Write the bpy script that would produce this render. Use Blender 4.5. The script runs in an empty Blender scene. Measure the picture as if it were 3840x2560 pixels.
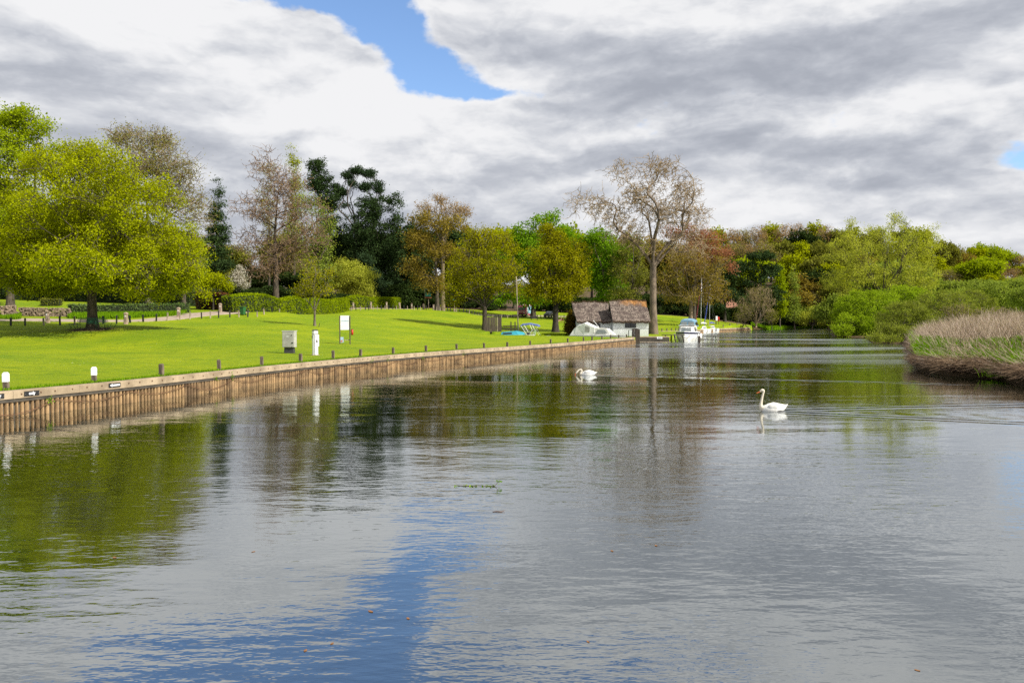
import bpy, bmesh, math, time
import numpy as np
from mathutils import Vector, Matrix, Euler
T0 = time.time()
R = math.radians
SC = bpy.context.scene
COL = SC.collection
# ------------------------------------------------------------------ camera
H = 3.2                      # eye height above the water, metres
FPX = 3000.0                 # focal length in units of a 3840 wide frame
TILT = math.atan(90.0 / FPX)
cam_d = bpy.data.cameras.new('camera')
cam_d.lens = 36.0 * FPX / 3840.0
cam_d.sensor_width = 36.0
cam_d.clip_start = 0.1
cam_d.clip_end = 6000
cam = bpy.data.objects.new('camera', cam_d)
COL.objects.link(cam)
cam.location = (0, 0, H)
cam.rotation_euler = (math.pi / 2 - TILT, 0, 0)
SC.camera = cam
# ------------------------------------------------------------------ light and exposure
SUN_DIR = Vector((0.74, -0.40, 0.78)).normalized()      # towards the sun
SUN_EL = math.asin(SUN_DIR.z)
SUN_AZ = math.atan2(SUN_DIR.x, SUN_DIR.y)
sun_d = bpy.data.lights.new('sun', 'SUN')
sun_d.energy = 5.0
sun_d.angle = R(0.55)
sun_d.color = (1.0, 0.95, 0.86)
sun = bpy.data.objects.new('sun', sun_d)
COL.objects.link(sun)
sun.location = (40, -20, 60)
sun.rotation_euler = SUN_DIR.to_track_quat('Z', 'Y').to_euler()
SC.view_settings.view_transform = 'Standard'
SC.view_settings.look = 'None'
SC.view_settings.exposure = 0.55
SC.view_settings.gamma = 1.0
SC.cycles.max_bounces = 6
SC.cycles.diffuse_bounces = 3
SC.cycles.glossy_bounces = 3
SC.cycles.transmission_bounces = 3
SC.cycles.transparent_max_bounces = 4
SC.cycles.use_denoising = False
SC.cycles.sample_clamp_indirect = 6.0

def ray(u, v):
    X = (u - 1920.0) / FPX
    V = (v - 1280.0) / FPX
    c, s = math.cos(TILT), math.sin(TILT)
    return Vector((X, c - V * s, -s - V * c))
def gp(u, v, d):                                         # point seen at (u, v), d metres away along +Y
    r = ray(u, v)
    return Vector((r.x / r.y * d, d, H + r.z / r.y * d))
def gz(u, v, z):                                         # point seen at (u, v) at height z
    r = ray(u, v)
    t = (z - H) / r.z
    return Vector((r.x * t, r.y * t, z))

# ------------------------------------------------------------------ node maths
class S:
    def __init__(s, nt, o): s.nt, s.o = nt, o
    def _m(s, op, *a):
        n = s.nt.nodes.new('ShaderNodeMath'); n.operation = op
        for i, x in enumerate((s,) + a):
            if isinstance(x, S): s.nt.links.new(x.o, n.inputs[i])
            else: n.inputs[i].default_value = x
        return S(s.nt, n.outputs[0])
    def __add__(s, b): return s._m('ADD', b)
    __radd__ = __add__
    def __sub__(s, b): return s._m('SUBTRACT', b)
    def __rsub__(s, b): return (s * -1.0) + b
    def __mul__(s, b): return s._m('MULTIPLY', b)
    __rmul__ = __mul__
    def __truediv__(s, b): return s._m('DIVIDE', b)
    def exp(s): return s._m('EXPONENT')
    def sin(s): return s._m('SINE')
    def abs(s): return s._m('ABSOLUTE')
    def sqrt(s): return s._m('SQRT')
    def max(s, b): return s._m('MAXIMUM', b)
    def min(s, b): return s._m('MINIMUM', b)
    def clamp(s): return s._m('MAXIMUM', 0.0)._m('MINIMUM', 1.0)
    def smooth(s, a, b, c=0.0, d=1.0):
        n = s.nt.nodes.new('ShaderNodeMapRange'); n.interpolation_type = 'SMOOTHSTEP'
        s.nt.links.new(s.o, n.inputs[0])
        for i, x in enumerate((a, b, c, d)): n.inputs[i + 1].default_value = x
        return S(s.nt, n.outputs[0])
def xyz(nt, sock):
    n = nt.nodes.new('ShaderNodeSeparateXYZ'); nt.links.new(sock, n.inputs[0])
    return [S(nt, n.outputs[i]) for i in range(3)]
def comb(nt, x, y, z):
    n = nt.nodes.new('ShaderNodeCombineXYZ')
    for i, a in enumerate((x, y, z)):
        if isinstance(a, S): nt.links.new(a.o, n.inputs[i])
        else: n.inputs[i].default_value = a
    return n.outputs[0]
def noise(nt, vec, scale, detail=2.0, rough=0.5, dist=0.0):
    n = nt.nodes.new('ShaderNodeTexNoise')
    if vec is not None: nt.links.new(vec, n.inputs['Vector'])
    n.inputs['Scale'].default_value = scale; n.inputs['Detail'].default_value = detail
    n.inputs['Roughness'].default_value = rough; n.inputs['Distortion'].default_value = dist
    return S(nt, n.outputs[0])
def mixc(nt, fac, a, b, mode='MIX'):
    n = nt.nodes.new('ShaderNodeMix'); n.data_type = 'RGBA'; n.blend_type = mode
    for idx, x in ((0, fac), (6, a), (7, b)):
        if isinstance(x, S): x = x.o
        if isinstance(x, bpy.types.NodeSocket): nt.links.new(x, n.inputs[idx])
        elif idx == 0: n.inputs[0].default_value = x
        else: n.inputs[idx].default_value = tuple(x) + ((1,) if len(x) == 3 else ())
    return n.outputs[2]

# ------------------------------------------------------------------ sky
world = bpy.data.worlds.new('World'); SC.world = world
world.use_nodes = True
nt = world.node_tree; nt.nodes.clear()
w_out = nt.nodes.new('ShaderNodeOutputWorld'); w_bg = nt.nodes.new('ShaderNodeBackground')
nt.links.new(w_bg.outputs[0], w_out.inputs[0])
SKY_STR = 0.1
w_bg.inputs[1].default_value = SKY_STR
skyt = nt.nodes.new('ShaderNodeTexSky'); skyt.sky_type = 'NISHITA'; skyt.sun_disc = False
skyt.sun_elevation = SUN_EL; skyt.sun_rotation = SUN_AZ
skyt.air_density = 1.0; skyt.dust_density = 0.3; skyt.ozone_density = 2.0
tc = nt.nodes.new('ShaderNodeTexCoord')
dx, dy, dz = xyz(nt, tc.outputs['Generated'])
dn = dz.abs() + 0.20
px, py = dx / dn, dy / dn
dv = comb(nt, dx * 1.0, dy * 0.3, dz * 1.55)                 # direction space, clouds seen from the side
warp = noise(nt, dv, 5.0, 5, 0.6) - 0.5
warp2 = noise(nt, comb(nt, dx, dy * .3 + 4.0, dz * 1.5), 5.0, 5, 0.6) - 0.5
wx = dx + warp * 0.14
wz = dz + warp2 * 0.075
front = (dy * 4.0).clamp()
def blob(u, v, ru, rv, amp=1.0):
    r = ray(u, v).normalized()
    e1 = (ray(u + ru, v).normalized() - r).length
    e2 = (ray(u, v - rv).normalized() - r).length
    a = (wx - r.x) * (1.0 / e1); b = (wz - r.z) * (1.0 / e2)
    return ((a * a + b * b) * -1.0).exp() * amp
n_ed = noise(nt, dv, 9.0, 9, 0.60) - 0.5
holes = (blob(1130, -10, 330, 110) + blob(1420, 120, 190, 130) + blob(1600, 260, 210, 85) + blob(1850, 322, 190, 34, 0.75)
         + blob(900, -190, 520, 120) + blob(2250, -290, 420, 60, 0.8) + blob(3880, 560, 170, 60, 0.62)
         + blob(1250, -190, 620, 110) + blob(2450, -170, 520, 55, 0.8) + blob(1450, -400, 420, 160) + blob(600, -420, 200, 90, 0.6)) * front
covered = (blob(760, 150, 330, 130, 0.75) + blob(1200, 100, 110, 55, 0.55) + blob(1230, 270, 220, 80, 0.7) + blob(2150, 60, 400, 200, 0.6)) * front
back = noise(nt, comb(nt, px, py, 11.0), 0.35, 3, 0.5).smooth(0.52, 0.62) * (1.0 - front) * 0.9
hraw = holes + back - covered + n_ed * 1.3 + (noise(nt, dv, 26.0, 6, 0.6) - 0.5) * 0.9
hole = hraw.smooth(0.26, 0.66)
# cloud shading: lit tops, grey undersides
dark = (blob(2650, 330, 800, 130, 0.52) + blob(3200, 230, 520, 110, 0.30) + blob(180, 300, 560, 95, 0.40) + blob(900, 490, 460, 60, 0.28)
        + blob(2900, 570, 520, 55, 0.30) + blob(1650, 630, 520, 50, 0.26) + blob(3350, 700, 520, 40, 0.24) + blob(2150, 590, 300, 40, 0.22)) * front
lite = (blob(350, 50, 700, 130, 0.40) + blob(1300, 430, 460, 80, 0.34) + blob(2080, 40, 460, 100, 0.44) + blob(2350, 470, 560, 50, 0.26)
        + blob(3500, 420, 420, 70, 0.30) + blob(3300, 40, 440, 70, 0.18) + blob(1250, 250, 200, 80, 0.3) + blob(900, 640, 500, 50, 0.15)) * front
def fb(seed, sc, dz_, det):
    return noise(nt, comb(nt, dx * .9 + seed + warp * .08, dy * .3, dz * 2.3 + dz_ + warp2 * .08), sc, det, 0.56)
big = fb(1.7, 3.2, 0.0, 7) - 0.5
rel = (big + 0.5 - fb(1.7, 3.2, 0.07, 7)) * 3.0
rel2 = (fb(4.1, 9.0, 0.0, 6) - fb(4.1, 9.0, 0.025, 6)) * 1.5
n_sh = noise(nt, comb(nt, px * 0.8, py * 1.1, 5.5), 1.1, 6, 0.55, 0.15) - 0.5
shade = ((0.69 + n_sh * 0.6 + big * 0.9 + rel + rel2 + lite * 0.75 - dark * 0.95 + hraw.smooth(-0.05, 0.42) * 0.22 - 0.55) * 0.86 + 0.55).clamp()
cl = nt.nodes.new('ShaderNodeValToRGB'); nt.links.new(shade.o, cl.inputs[0])
cr = cl.color_ramp; cr.interpolation = 'B_SPLINE'
cr.elements[0].position = 0.0; cr.elements[0].color = (0.37, 0.395, 0.455, 1)
cr.elements[1].position = 1.0; cr.elements[1].color = (0.93, 0.93, 0.94, 1)
e = cr.elements.new(0.42); e.color = (0.53, 0.555, 0.615, 1)
e = cr.elements.new(0.72); e.color = (0.74, 0.755, 0.79, 1)
gain = nt.nodes.new('ShaderNodeVectorMath'); gain.operation = 'SCALE'; gain.inputs[3].default_value = 0.68 / SKY_STR
nt.links.new(cl.outputs[0], gain.inputs[0])
skyc = mixc(nt, 1.0, skyt.outputs[0], (1.12, 1.22, 1.36), 'MULTIPLY')
mx = mixc(nt, hole, gain.outputs[0], skyc)
nt.links.new(mx, w_bg.inputs[0])

# ------------------------------------------------------------------ materials
MATS = {}
ALB = 0.78
def new_mat(name):
    m = bpy.data.materials.new(name); m.use_nodes = True
    nt = m.node_tree; nt.nodes.clear()
    out = nt.nodes.new('ShaderNodeOutputMaterial')
    return m, nt, out
def paint(name, c, rough=0.6, var=0.15, scale=3.0, bump=0.0, stretch=(1, 1, 1), metal=0.0, c2=None, bscale=None, spec=0.4, emit=None):
    if name in MATS: return MATS[name]
    c = tuple(x * ALB for x in c); c2 = tuple(x * ALB for x in c2) if c2 else None
    m, nt, out = new_mat(name)
    b = nt.nodes.new('ShaderNodeBsdfPrincipled'); nt.links.new(b.outputs[0], out.inputs[0])
    t = nt.nodes.new('ShaderNodeTexCoord'); mp = nt.nodes.new('ShaderNodeMapping')
    mp.inputs['Scale'].default_value = stretch
    nt.links.new(t.outputs['Object'], mp.inputs[0])
    nz = noise(nt, mp.outputs[0], scale, 5, 0.6)
    c2 = c2 or tuple(x * (1 - 2.2 * var) for x in c)
    col = mixc(nt, nz.smooth(0.3, 0.7), c2, tuple(min(1, x * (1 + var * .6)) for x in c))
    nt.links.new(col, b.inputs['Base Color'])
    b.inputs['Roughness'].default_value = rough; b.inputs['Metallic'].default_value = metal
    b.inputs['Specular IOR Level'].default_value = spec
    if emit:
        b.inputs['Emission Color'].default_value = tuple(c) + (1,); b.inputs['Emission Strength'].default_value = emit
    if bump:
        bp = nt.nodes.new('ShaderNodeBump'); bp.inputs['Strength'].default_value = 1.0; bp.inputs['Distance'].default_value = bump
        nb = noise(nt, mp.outputs[0], bscale or scale * 4, 4, 0.6)
        nt.links.new(nb.o, bp.inputs['Height']); nt.links.new(bp.outputs[0], b.inputs['Normal'])
    MATS[name] = m
    return m
def leafmat(name, c1, c2, transl=0.4, gloss=0.0):
    if name in MATS: return MATS[name]
    c1 = tuple(x * ALB for x in c1); c2 = tuple(x * ALB for x in c2)
    m, nt, out = new_mat(name)
    at = nt.nodes.new('ShaderNodeAttribute'); at.attribute_name = 'tint'
    col = mixc(nt, S(nt, at.outputs['Fac']), c1, c2)
    d = nt.nodes.new('ShaderNodeBsdfDiffuse'); tr = nt.nodes.new('ShaderNodeBsdfTranslucent'); mx = nt.nodes.new('ShaderNodeMixShader')
    nt.links.new(col, d.inputs[0])
    tcol = mixc(nt, 1.0, col, (1.25, 1.25, 0.6), 'MULTIPLY')
    nt.links.new(tcol, tr.inputs[0])
    mx.inputs[0].default_value = transl
    nt.links.new(d.outputs[0], mx.inputs[1]); nt.links.new(tr.outputs[0], mx.inputs[2])
    nt.links.new(mx.outputs[0], out.inputs[0])
    MATS[name] = m
    return m
BARK = dict(
    brown=paint('bark_brown', (0.11, 0.085, 0.06), 0.9, 0.3, 2.0, 0.03, (3, 3, .6)),
    grey=paint('bark_grey', (0.20, 0.165, 0.12), 0.9, 0.3, 2.0, 0.03, (3, 3, .6)),
    dark=paint('bark_dark', (0.06, 0.048, 0.035), 0.9, 0.3, 2.0, 0.03, (3, 3, .6)),
    plane=paint('bark_plane', (0.22, 0.165, 0.11), 0.85, 0.33, 1.1, 0.02, (1.6, 1.6, .8), c2=(0.09, 0.068, 0.048)),
    twig=paint('bark_twig', (0.27, 0.20, 0.125), 0.9, 0.2, 2.0),
    twigr=paint('bark_twig_red', (0.24, 0.155, 0.10), 0.9, 0.2, 2.0),
    pale=paint('bark_pale', (0.42, 0.31, 0.18), 0.9, 0.2, 2.0),
)
LEAF = dict(
    oak=leafmat('leaf_oak', (0.22, 0.245, 0.003), (0.51, 0.56, 0.009), 0.42),
    lime=leafmat('leaf_lime', (0.22, 0.29, 0.004), (0.46, 0.56, 0.015), 0.42),
    gold=leafmat('leaf_gold', (0.23, 0.22, 0.005), (0.49, 0.475, 0.012), 0.42),
    green=leafmat('leaf_green', (0.09, 0.20, 0.008), (0.30, 0.50, 0.02), 0.42),
    willow=leafmat('leaf_willow', (0.30, 0.34, 0.03), (0.68, 0.70, 0.10), 0.42),
    sallow=leafmat('leaf_sallow', (0.17, 0.24, 0.03), (0.40, 0.48, 0.08), 0.38),
    olive=leafmat('leaf_olive', (0.11, 0.125, 0.02), (0.34, 0.34, 0.05), 0.38),
    bronze=leafmat('leaf_bronze', (0.16, 0.115, 0.02), (0.46, 0.35, 0.06), 0.38),
    pine=leafmat('leaf_pine', (0.022, 0.044, 0.016), (0.070, 0.112, 0.034), 0.15),
    osier=leafmat('leaf_osier', (0.15, 0.185, 0.02), (0.38, 0.43, 0.07), 0.38),
    riverb=leafmat('leaf_river_bush', (0.16, 0.26, 0.008), (0.42, 0.55, 0.03), 0.42),
    dark=leafmat('leaf_dark', (0.018, 0.034, 0.010), (0.062, 0.095, 0.022), 0.15),
    yew=leafmat('leaf_yew', (0.022, 0.046, 0.022), (0.075, 0.12, 0.05), 0.15),
    bud=leafmat('leaf_bud', (0.32, 0.19, 0.07), (0.62, 0.42, 0.17), 0.4),
    budg=leafmat('leaf_bud_green', (0.20, 0.17, 0.04), (0.42, 0.40, 0.08), 0.35),
    red=leafmat('leaf_red', (0.28, 0.085, 0.055), (0.56, 0.27, 0.15), 0.35),
    blossom=leafmat('leaf_blossom', (0.35, 0.30, 0.24), (0.78, 0.74, 0.66), 0.3),
    copper=leafmat('leaf_copper', (0.10, 0.035, 0.015), (0.30, 0.13, 0.05), 0.3),
    hedge=leafmat('leaf_hedge', (0.12, 0.18, 0.004), (0.37, 0.46, 0.008), 0.32),
    ivy=leafmat('leaf_ivy', (0.04, 0.08, 0.015), (0.20, 0.28, 0.09), 0.2),
    grass=leafmat('leaf_grass', (0.10, 0.22, 0.006), (0.25, 0.42, 0.012), 0.3),
    conifer=leafmat('leaf_golden_conifer', (0.055, 0.038, 0.005), (0.17, 0.115, 0.012), 0.15),
    straw=leafmat('dry_straw', (0.36, 0.25, 0.19), (0.86, 0.72, 0.60), 0.25),
    strawd=leafmat('dry_straw_dark', (0.10, 0.065, 0.042), (0.40, 0.28, 0.18), 0.15),
)

# ------------------------------------------------------------------ mesh builders
def tag(o, label=None, cat=None, group=None, kind=None):
    if label: o['label'] = label
    if cat: o['category'] = cat
    if group: o['group'] = group
    if kind: o['kind'] = kind
    return o
def empty(name, loc, rz=0.0, label=None, cat=None, group=None, scale=1.0):
    o = bpy.data.objects.new(name, None); COL.objects.link(o)
    o.empty_display_size = 0.2
    o.location = loc; o.rotation_euler = (0, 0, rz); o.scale = (scale,) * 3
    return tag(o, label, cat, group)
def link_mesh(name, me, mat, parent=None, loc=None):
    o = bpy.data.objects.new(name, me); COL.objects.link(o)
    for m in (mat if isinstance(mat, (list, tuple)) else [mat]):
        if m is not None and m.name not in [x.name for x in me.materials if x]: me.materials.append(m)
    if parent: o.parent = parent
    if loc is not None: o.location = loc
    return o
def np_mesh(name, verts, quads, tint=None, smooth=False, matidx=None):
    me = bpy.data.meshes.new(name)
    verts = np.ascontiguousarray(verts, dtype=np.float32); quads = np.ascontiguousarray(quads, dtype=np.int32)
    k = quads.shape[1]; nf = len(quads)
    me.vertices.add(len(verts)); me.vertices.foreach_set('co', verts.ravel())
    me.loops.add(nf * k); me.loops.foreach_set('vertex_index', quads.ravel())
    me.polygons.add(nf)
    me.polygons.foreach_set('loop_start', np.arange(0, nf * k, k, dtype=np.int32))
    try: me.polygons.foreach_set('loop_total', np.full(nf, k, dtype=np.int32))
    except Exception: pass
    if matidx is not None: me.polygons.foreach_set('material_index', np.ascontiguousarray(matidx, dtype=np.int32))
    me.polygons.foreach_set('use_smooth', np.full(nf, smooth, dtype=bool))
    if tint is not None:
        a = me.attributes.new('tint', 'FLOAT', 'FACE'); a.data.foreach_set('value', np.ascontiguousarray(tint, dtype=np.float32))
    me.update(calc_edges=True)
    return me
def unit(a): return a / np.maximum(np.linalg.norm(a, axis=-1, keepdims=True), 1e-9)
def frusta(p0, p1, r0, r1, n=4):
    d = unit(p1 - p0)
    ref = np.where(np.abs(d[:, 2:3]) > 0.9, np.array([[1.0, 0, 0]]), np.array([[0, 0, 1.0]]))
    a = unit(np.cross(d, ref)); b = np.cross(d, a)
    ang = np.arange(n) * 2 * np.pi / n
    ring = a[:, None, :] * np.cos(ang)[None, :, None] + b[:, None, :] * np.sin(ang)[None, :, None]
    v0 = p0[:, None, :] + ring * r0[:, None, None]; v1 = p1[:, None, :] + ring * r1[:, None, None]
    M = len(p0)
    V = np.concatenate([v0, v1], axis=1).reshape(-1, 3)
    base = (np.arange(M) * 2 * n)[:, None]
    i = np.arange(n)[None, :]; j = (np.arange(n) + 1)[None, :] % n
    Q = np.stack([base + i, base + j, base + n + j, base + n + i], axis=-1).reshape(-1, 4)
    return V, Q
def leaves(c, size, rng, up=0.4, asp=0.6, droop=None, svar=0.35):
    n = len(c)
    nrm = unit(rng.normal(size=(n, 3)) + np.array([0, 0, up]))
    t = rng.normal(size=(n, 3))
    if droop is not None: t = t * 0.35 + np.array(droop)
    t = unit(t - nrm * np.sum(t * nrm, axis=1, keepdims=True)); b = np.cross(nrm, t)
    s = (size * (1 + svar * rng.uniform(-1, 1, n)))[:, None]
    V = np.stack([c + t * s * .5, c + b * s * .5 * asp, c - t * s * .5, c - b * s * .5 * asp], axis=1).reshape(-1, 3)
    Q = np.arange(n * 4).reshape(-1, 4)
    return V, Q
def merge(parts):
    V, Q, o = [], [], 0
    for v, q in parts:
        V.append(v); Q.append(q + o); o += len(v)
    return np.concatenate(V), np.concatenate(Q)

# ------------------------------------------------------------------ tree growth
def grow(S_, root, fork, tip, r0, rng, mode='spread', K=8, rmin=0.012, wob=0.10, power=0.5, cf=(0.38, 0.55)):
    """branches from root through a fork to every point of S_; returns p0,p1,r0,r1"""
    P0, P1, A, B = [], [], [], []
    def bez(p, q, d, ra, rb, n):
        L = np.linalg.norm(q - p)
        c = p + d * L * 0.45
        pr = p; rr = ra
        for i in range(1, n + 1):
            t = i / n
            x = (1 - t) ** 2 * p + 2 * t * (1 - t) * c + t * t * q
            rn = ra + (rb - ra) * t
            P0.append(pr); P1.append(x); A.append(rr); B.append(rn)
            pr = x; rr = rn
        dd = q - c
        return dd / max(np.linalg.norm(dd), 1e-6)
    def split(S_):
        c = S_.mean(0); X = S_ - c
        w, v = np.linalg.eigh(X.T @ X)
        pr = X @ v[:, 2]
        th = np.quantile(pr, rng.uniform(0.33, 0.67))
        m = pr <= th
        return S_[m], S_[~m]
    def groups(S_, K):
        gs = [S_]
        while len(gs) < K:
            gs.sort(key=lambda g: -len(g))
            g = gs.pop(0)
            if len(g) < 2: gs.append(g); break
            a, b = split(g)
            if len(a) == 0 or len(b) == 0: gs.append(g); break
            gs += [a, b]
        return gs
    stack = []
    N = len(S_)
    up = np.array([0, 0, 1.0])
    if mode == 'leader':
        n = 14
        zs = np.linspace(0, 1, n + 1)
        topz = np.quantile(S_[:, 2], 0.93); hi = S_[S_[:, 2] > np.quantile(S_[:, 2], 0.85)].mean(0)
        tip = np.array([hi[0] * .8, hi[1] * .8, topz])
        ph = rng.uniform(0, 6.28, 2); L = tip[2] - root[2]
        sp = root[None] + (tip - root)[None] * zs[:, None]
        sp[:, 0] += np.sin(zs * 5 + ph[0]) * L * 0.02 * zs; sp[:, 1] += np.sin(zs * 4 + ph[1]) * L * 0.012 * zs
        rs = np.maximum(r0 * (1 - zs) ** 1.15, rmin)
        rs[0] *= 1.45
        for i in range(n): P0.append(sp[i]); P1.append(sp[i + 1]); A.append(rs[i]); B.append(rs[i + 1])
        for g in groups(S_, K):
            c = g.mean(0)
            hd = math.hypot(c[0] - root[0], c[1] - root[1])
            z = min(max(c[2] - rng.uniform(0.45, 0.8) * hd, fork[2]), root[2] + L * 0.97)
            t = (z - root[2]) / L; i = min(int(t * n), n - 1); f = t * n - i
            p = sp[i] * (1 - f) + sp[i + 1] * f; rr = rs[i] * (1 - f) + rs[i + 1] * f
            out = unit(c - p); stack.append((p, unit(out * 0.8 + up * 0.35), g, min(rr * 0.72, r0 * 1.15 * (len(g) / N) ** power)))
    else:
        n = 5; d = fork - root
        for i in range(n):
            t0, t1 = i / n, (i + 1) / n
            f0 = 1.5 - 0.5 * min(1, t0 * 3); f1 = 1.5 - 0.5 * min(1, t1 * 3)
            P0.append(root + d * t0); P1.append(root + d * t1)
            A.append(r0 * f0 * (1 - .12 * t0)); B.append(r0 * f1 * (1 - .12 * t1))
        for g in groups(S_, K):
            c = g.mean(0)
            stack.append((fork - unit(d) * rng.uniform(0, .12) * np.linalg.norm(d), unit(unit(c - fork) + up * 0.5), g, max(rmin, r0 * 0.9 * (len(g) / N) ** power)))
    while stack:
        p, d, g, r = stack.pop()
        n = len(g)
        if n == 1:
            bez(p, g[0], d, r, rmin * 0.7, 2); continue
        c = g.mean(0)
        L = np.linalg.norm(c - p)
        q = p + (c - p) * rng.uniform(*cf) + rng.normal(size=3) * L * wob
        re = max(r * 0.88, rmin)
        dd = bez(p, q, d, r, re, 3 if r > rmin * 5 else 2)
        a, b = split(g)
        if len(a) == 0 or len(b) == 0:
            for s in g: stack.append((q, dd, s[None], rmin))
            continue
        for h in (a, b):
            stack.append((q, unit(dd * 0.7 + unit(h.mean(0) - q) * 0.5), h, max(rmin, re * (len(h) / n) ** (power * .85))))
    return np.array(P0), np.array(P1), np.array(A), np.array(B)

def crown_points(lobes, ncl, per, crad, rng, shell=0.45, flat=0.75):
    lobes = np.array(lobes, dtype=float)
    w = (lobes[:, 3] * lobes[:, 4] * lobes[:, 5]) ** 0.75; w /= w.sum()
    k = rng.choice(len(lobes), size=ncl, p=w)
    u = unit(rng.normal(size=(ncl, 3)))
    rr = rng.uniform(0, 1, ncl) ** shell
    lb = lobes[k]
    rad = np.maximum(lb[:, 3:6] - crad * 0.75, lb[:, 3:6] * 0.45)
    cc = lb[:, :3] + u * rad * rr[:, None]
    cs = crad * rng.uniform(0.5, 1.25, ncl)
    pts = cc[:, None, :] + unit(rng.normal(size=(ncl, per, 3))) * (rng.uniform(0.15, 1, (ncl, per, 1)) ** 0.6) * cs[:, None, None] * np.array([1, 1, flat])
    return cc, pts.reshape(-1, 3)

def tree_meshes(lobes, root, fork, tip, r0, ncl=90, per=8, crad=1.0, kleaf=12, lsize=0.25, mode='spread', K=6, rmin=0.015, seed=1,
                leafspread=0.45, up=0.4, asp=0.6, droop=None, shell=0.45, zmin=None, wob=0.10, bare=False, power=0.5, flat=.75, tintclump=0.35, cf=(0.38, 0.55), thick=0.0):
    rng = np.random.default_rng(seed)
    cc, pts = crown_points(lobes, ncl, per, crad, rng, shell, flat)
    if zmin is not None:
        k = pts[:, 2] > zmin; pts = pts[k]; 
    p0, p1, a, b = grow(pts, np.array(root, float), np.array(fork, float), np.array(tip, float), r0, rng, mode, K, rmin, wob, power, cf)
    big = a > max(thick, r0 * 0.16)
    mb = [frusta(p0[big], p1[big], a[big], b[big], 8)]
    small = ~big
    tw = frusta(p0[small], p1[small], a[small], b[small], 3)
    n = len(pts)
    ctr = np.repeat(pts, kleaf, axis=0) + rng.normal(size=(n * kleaf, 3)) * leafspread * np.array([1, 1, .8])
    if zmin is not None: ctr = ctr[ctr[:, 2] > zmin - .2]
    lv = leaves(ctr, lsize, rng, up, asp, droop)
    nl = len(ctr)
    cid = np.repeat(np.arange(n) // max(per, 1), kleaf)[:nl] if zmin is None else rng.integers(0, ncl, nl)
    ct = rng.uniform(0, 1, ncl + 1)
    tint = np.clip(ct[np.minimum(cid, ncl)] * tintclump + rng.uniform(0, 1, nl) * (1 - tintclump), 0, 1)
    return mb, tw, lv, tint
TREES = {}
def make_tree(name, label, base, mb, tw, lv, tint, bark, leaf, twigbark=None, group=None, cat='tree', twig_in_crown=False):
    o = empty(name, base, 0, label, cat, group)
    parts = list(mb)
    if not twig_in_crown: parts.append(tw)
    V, Q = merge(parts)
    link_mesh('trunk', np_mesh('trunk', V, Q, smooth=True), BARK[bark], o)
    if twig_in_crown:
        V, Q = merge([tw, lv]); nt_ = len(tw[1])
        mi = np.concatenate([np.zeros(nt_, int), np.ones(len(lv[1]), int)])
        tt = np.concatenate([np.zeros(nt_), tint])
        link_mesh('crown', np_mesh('crown', V, Q, tt, matidx=mi), [BARK[twigbark or bark], LEAF[leaf]], o)
    else:
        link_mesh('crown', np_mesh('crown', lv[0], lv[1], tint), LEAF[leaf], o)
    return o
# ------------------------------------------------------------------ terrain
ZQ = 0.85                                                # quay top above the water
QPIX = [(0, 1469), (240, 1449), (478, 1428), (720, 1404), (957, 1377), (1130, 1359.5), (1300, 1344), (1600, 1320), (1700, 1311.5), (1955, 1299.5), (2080, 1288.5), (2200, 1279.6), (2300, 1270.5), (2385, 1263)]
QL = [gz(u, v, ZQ) for u, v in QPIX]
d0 = (QL[0] - QL[2]).normalized()
QL = [QL[0] + d0 * t for t in (26, 20, 14, 8)] + QL
QL = np.array([[p.x, p.y] for p in QL])
for _ in range(2):
    Q2 = QL.copy(); Q2[1:-1] = QL[1:-1] * .5 + (QL[:-2] + QL[2:]) * .25; QL = Q2
Q2PIX = [(2470, 1242), (2600, 1237.5), (2700, 1231.5), (2818, 1226.8)]
QR = np.array([[p.x, p.y] for p in [gz(u, v, 0.75) for u, v in Q2PIX]])
def pw(u, v): p = gz(u, v, 0.0); return (p.x, p.y)
# shore as (slope a = x / y, y) samples, plus wall flag
def inset(P, k):
    d = np.gradient(P, axis=0); d /= np.linalg.norm(d, axis=1, keepdims=True)
    return P - np.stack([d[:, 1], -d[:, 0]], 1) * k
SH = [(p[0] / p[1], p[1], 1) for p in inset(QL, .22)]
SH += [(0.1575, 103.5, 1), (0.194, 103.5, 1), (0.1965, 106, 1), (0.2135, QR[0][1] + 8, 1)]
SH += [(p[0] / p[1], p[1], 1) for p in inset(QR, .22)[1:]]
NAT = [(2826, 1233.5), (2950, 1231.5), (3060, 1230.5), (3105, 1231), (3125, 1262), (3250, 1264), (3262, 1285), (3386, 1290), (3420, 1340), (3436, 1378), (3490, 1392), (3555, 1405), (3730, 1415), (3840, 1438)]
SH += [((lambda p: p[0] / p[1])(pw(u, v)), pw(u, v)[1], 0) for u, v in NAT]
SH += [(0.8, 32.5, 0), (1.0, 26, 0), (1.3, 20, 0), (2.0, 13, 0)]
SHa = np.array([s[0] for s in SH]); SHy = np.array([s[1] for s in SH]); SHw = np.array([s[2] for s in SH])
o_ = np.argsort(SHa); SHa, SHy, SHw = SHa[o_], SHy[o_], SHw[o_]
def shore_y(a): return np.interp(a, SHa, SHy)
CP = []
def cp(u, v, d): p = gp(u, v, d); CP.append((p.x, p.y, p.z))
for p in QL[::2]: CP.append((p[0], p[1], 0.80))
for p in QR: CP.append((p[0], p[1], 0.70))
CP += [(17, 103.5, .72), (21, 103.5, .72), (22, 120, .72), (27, 132, .72)]
for u, v in NAT:
    a, y = pw(u, v); CP.append((a, y, 0.15))
CP += [(26, 30, .2), (24, 20, .2)]
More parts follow.
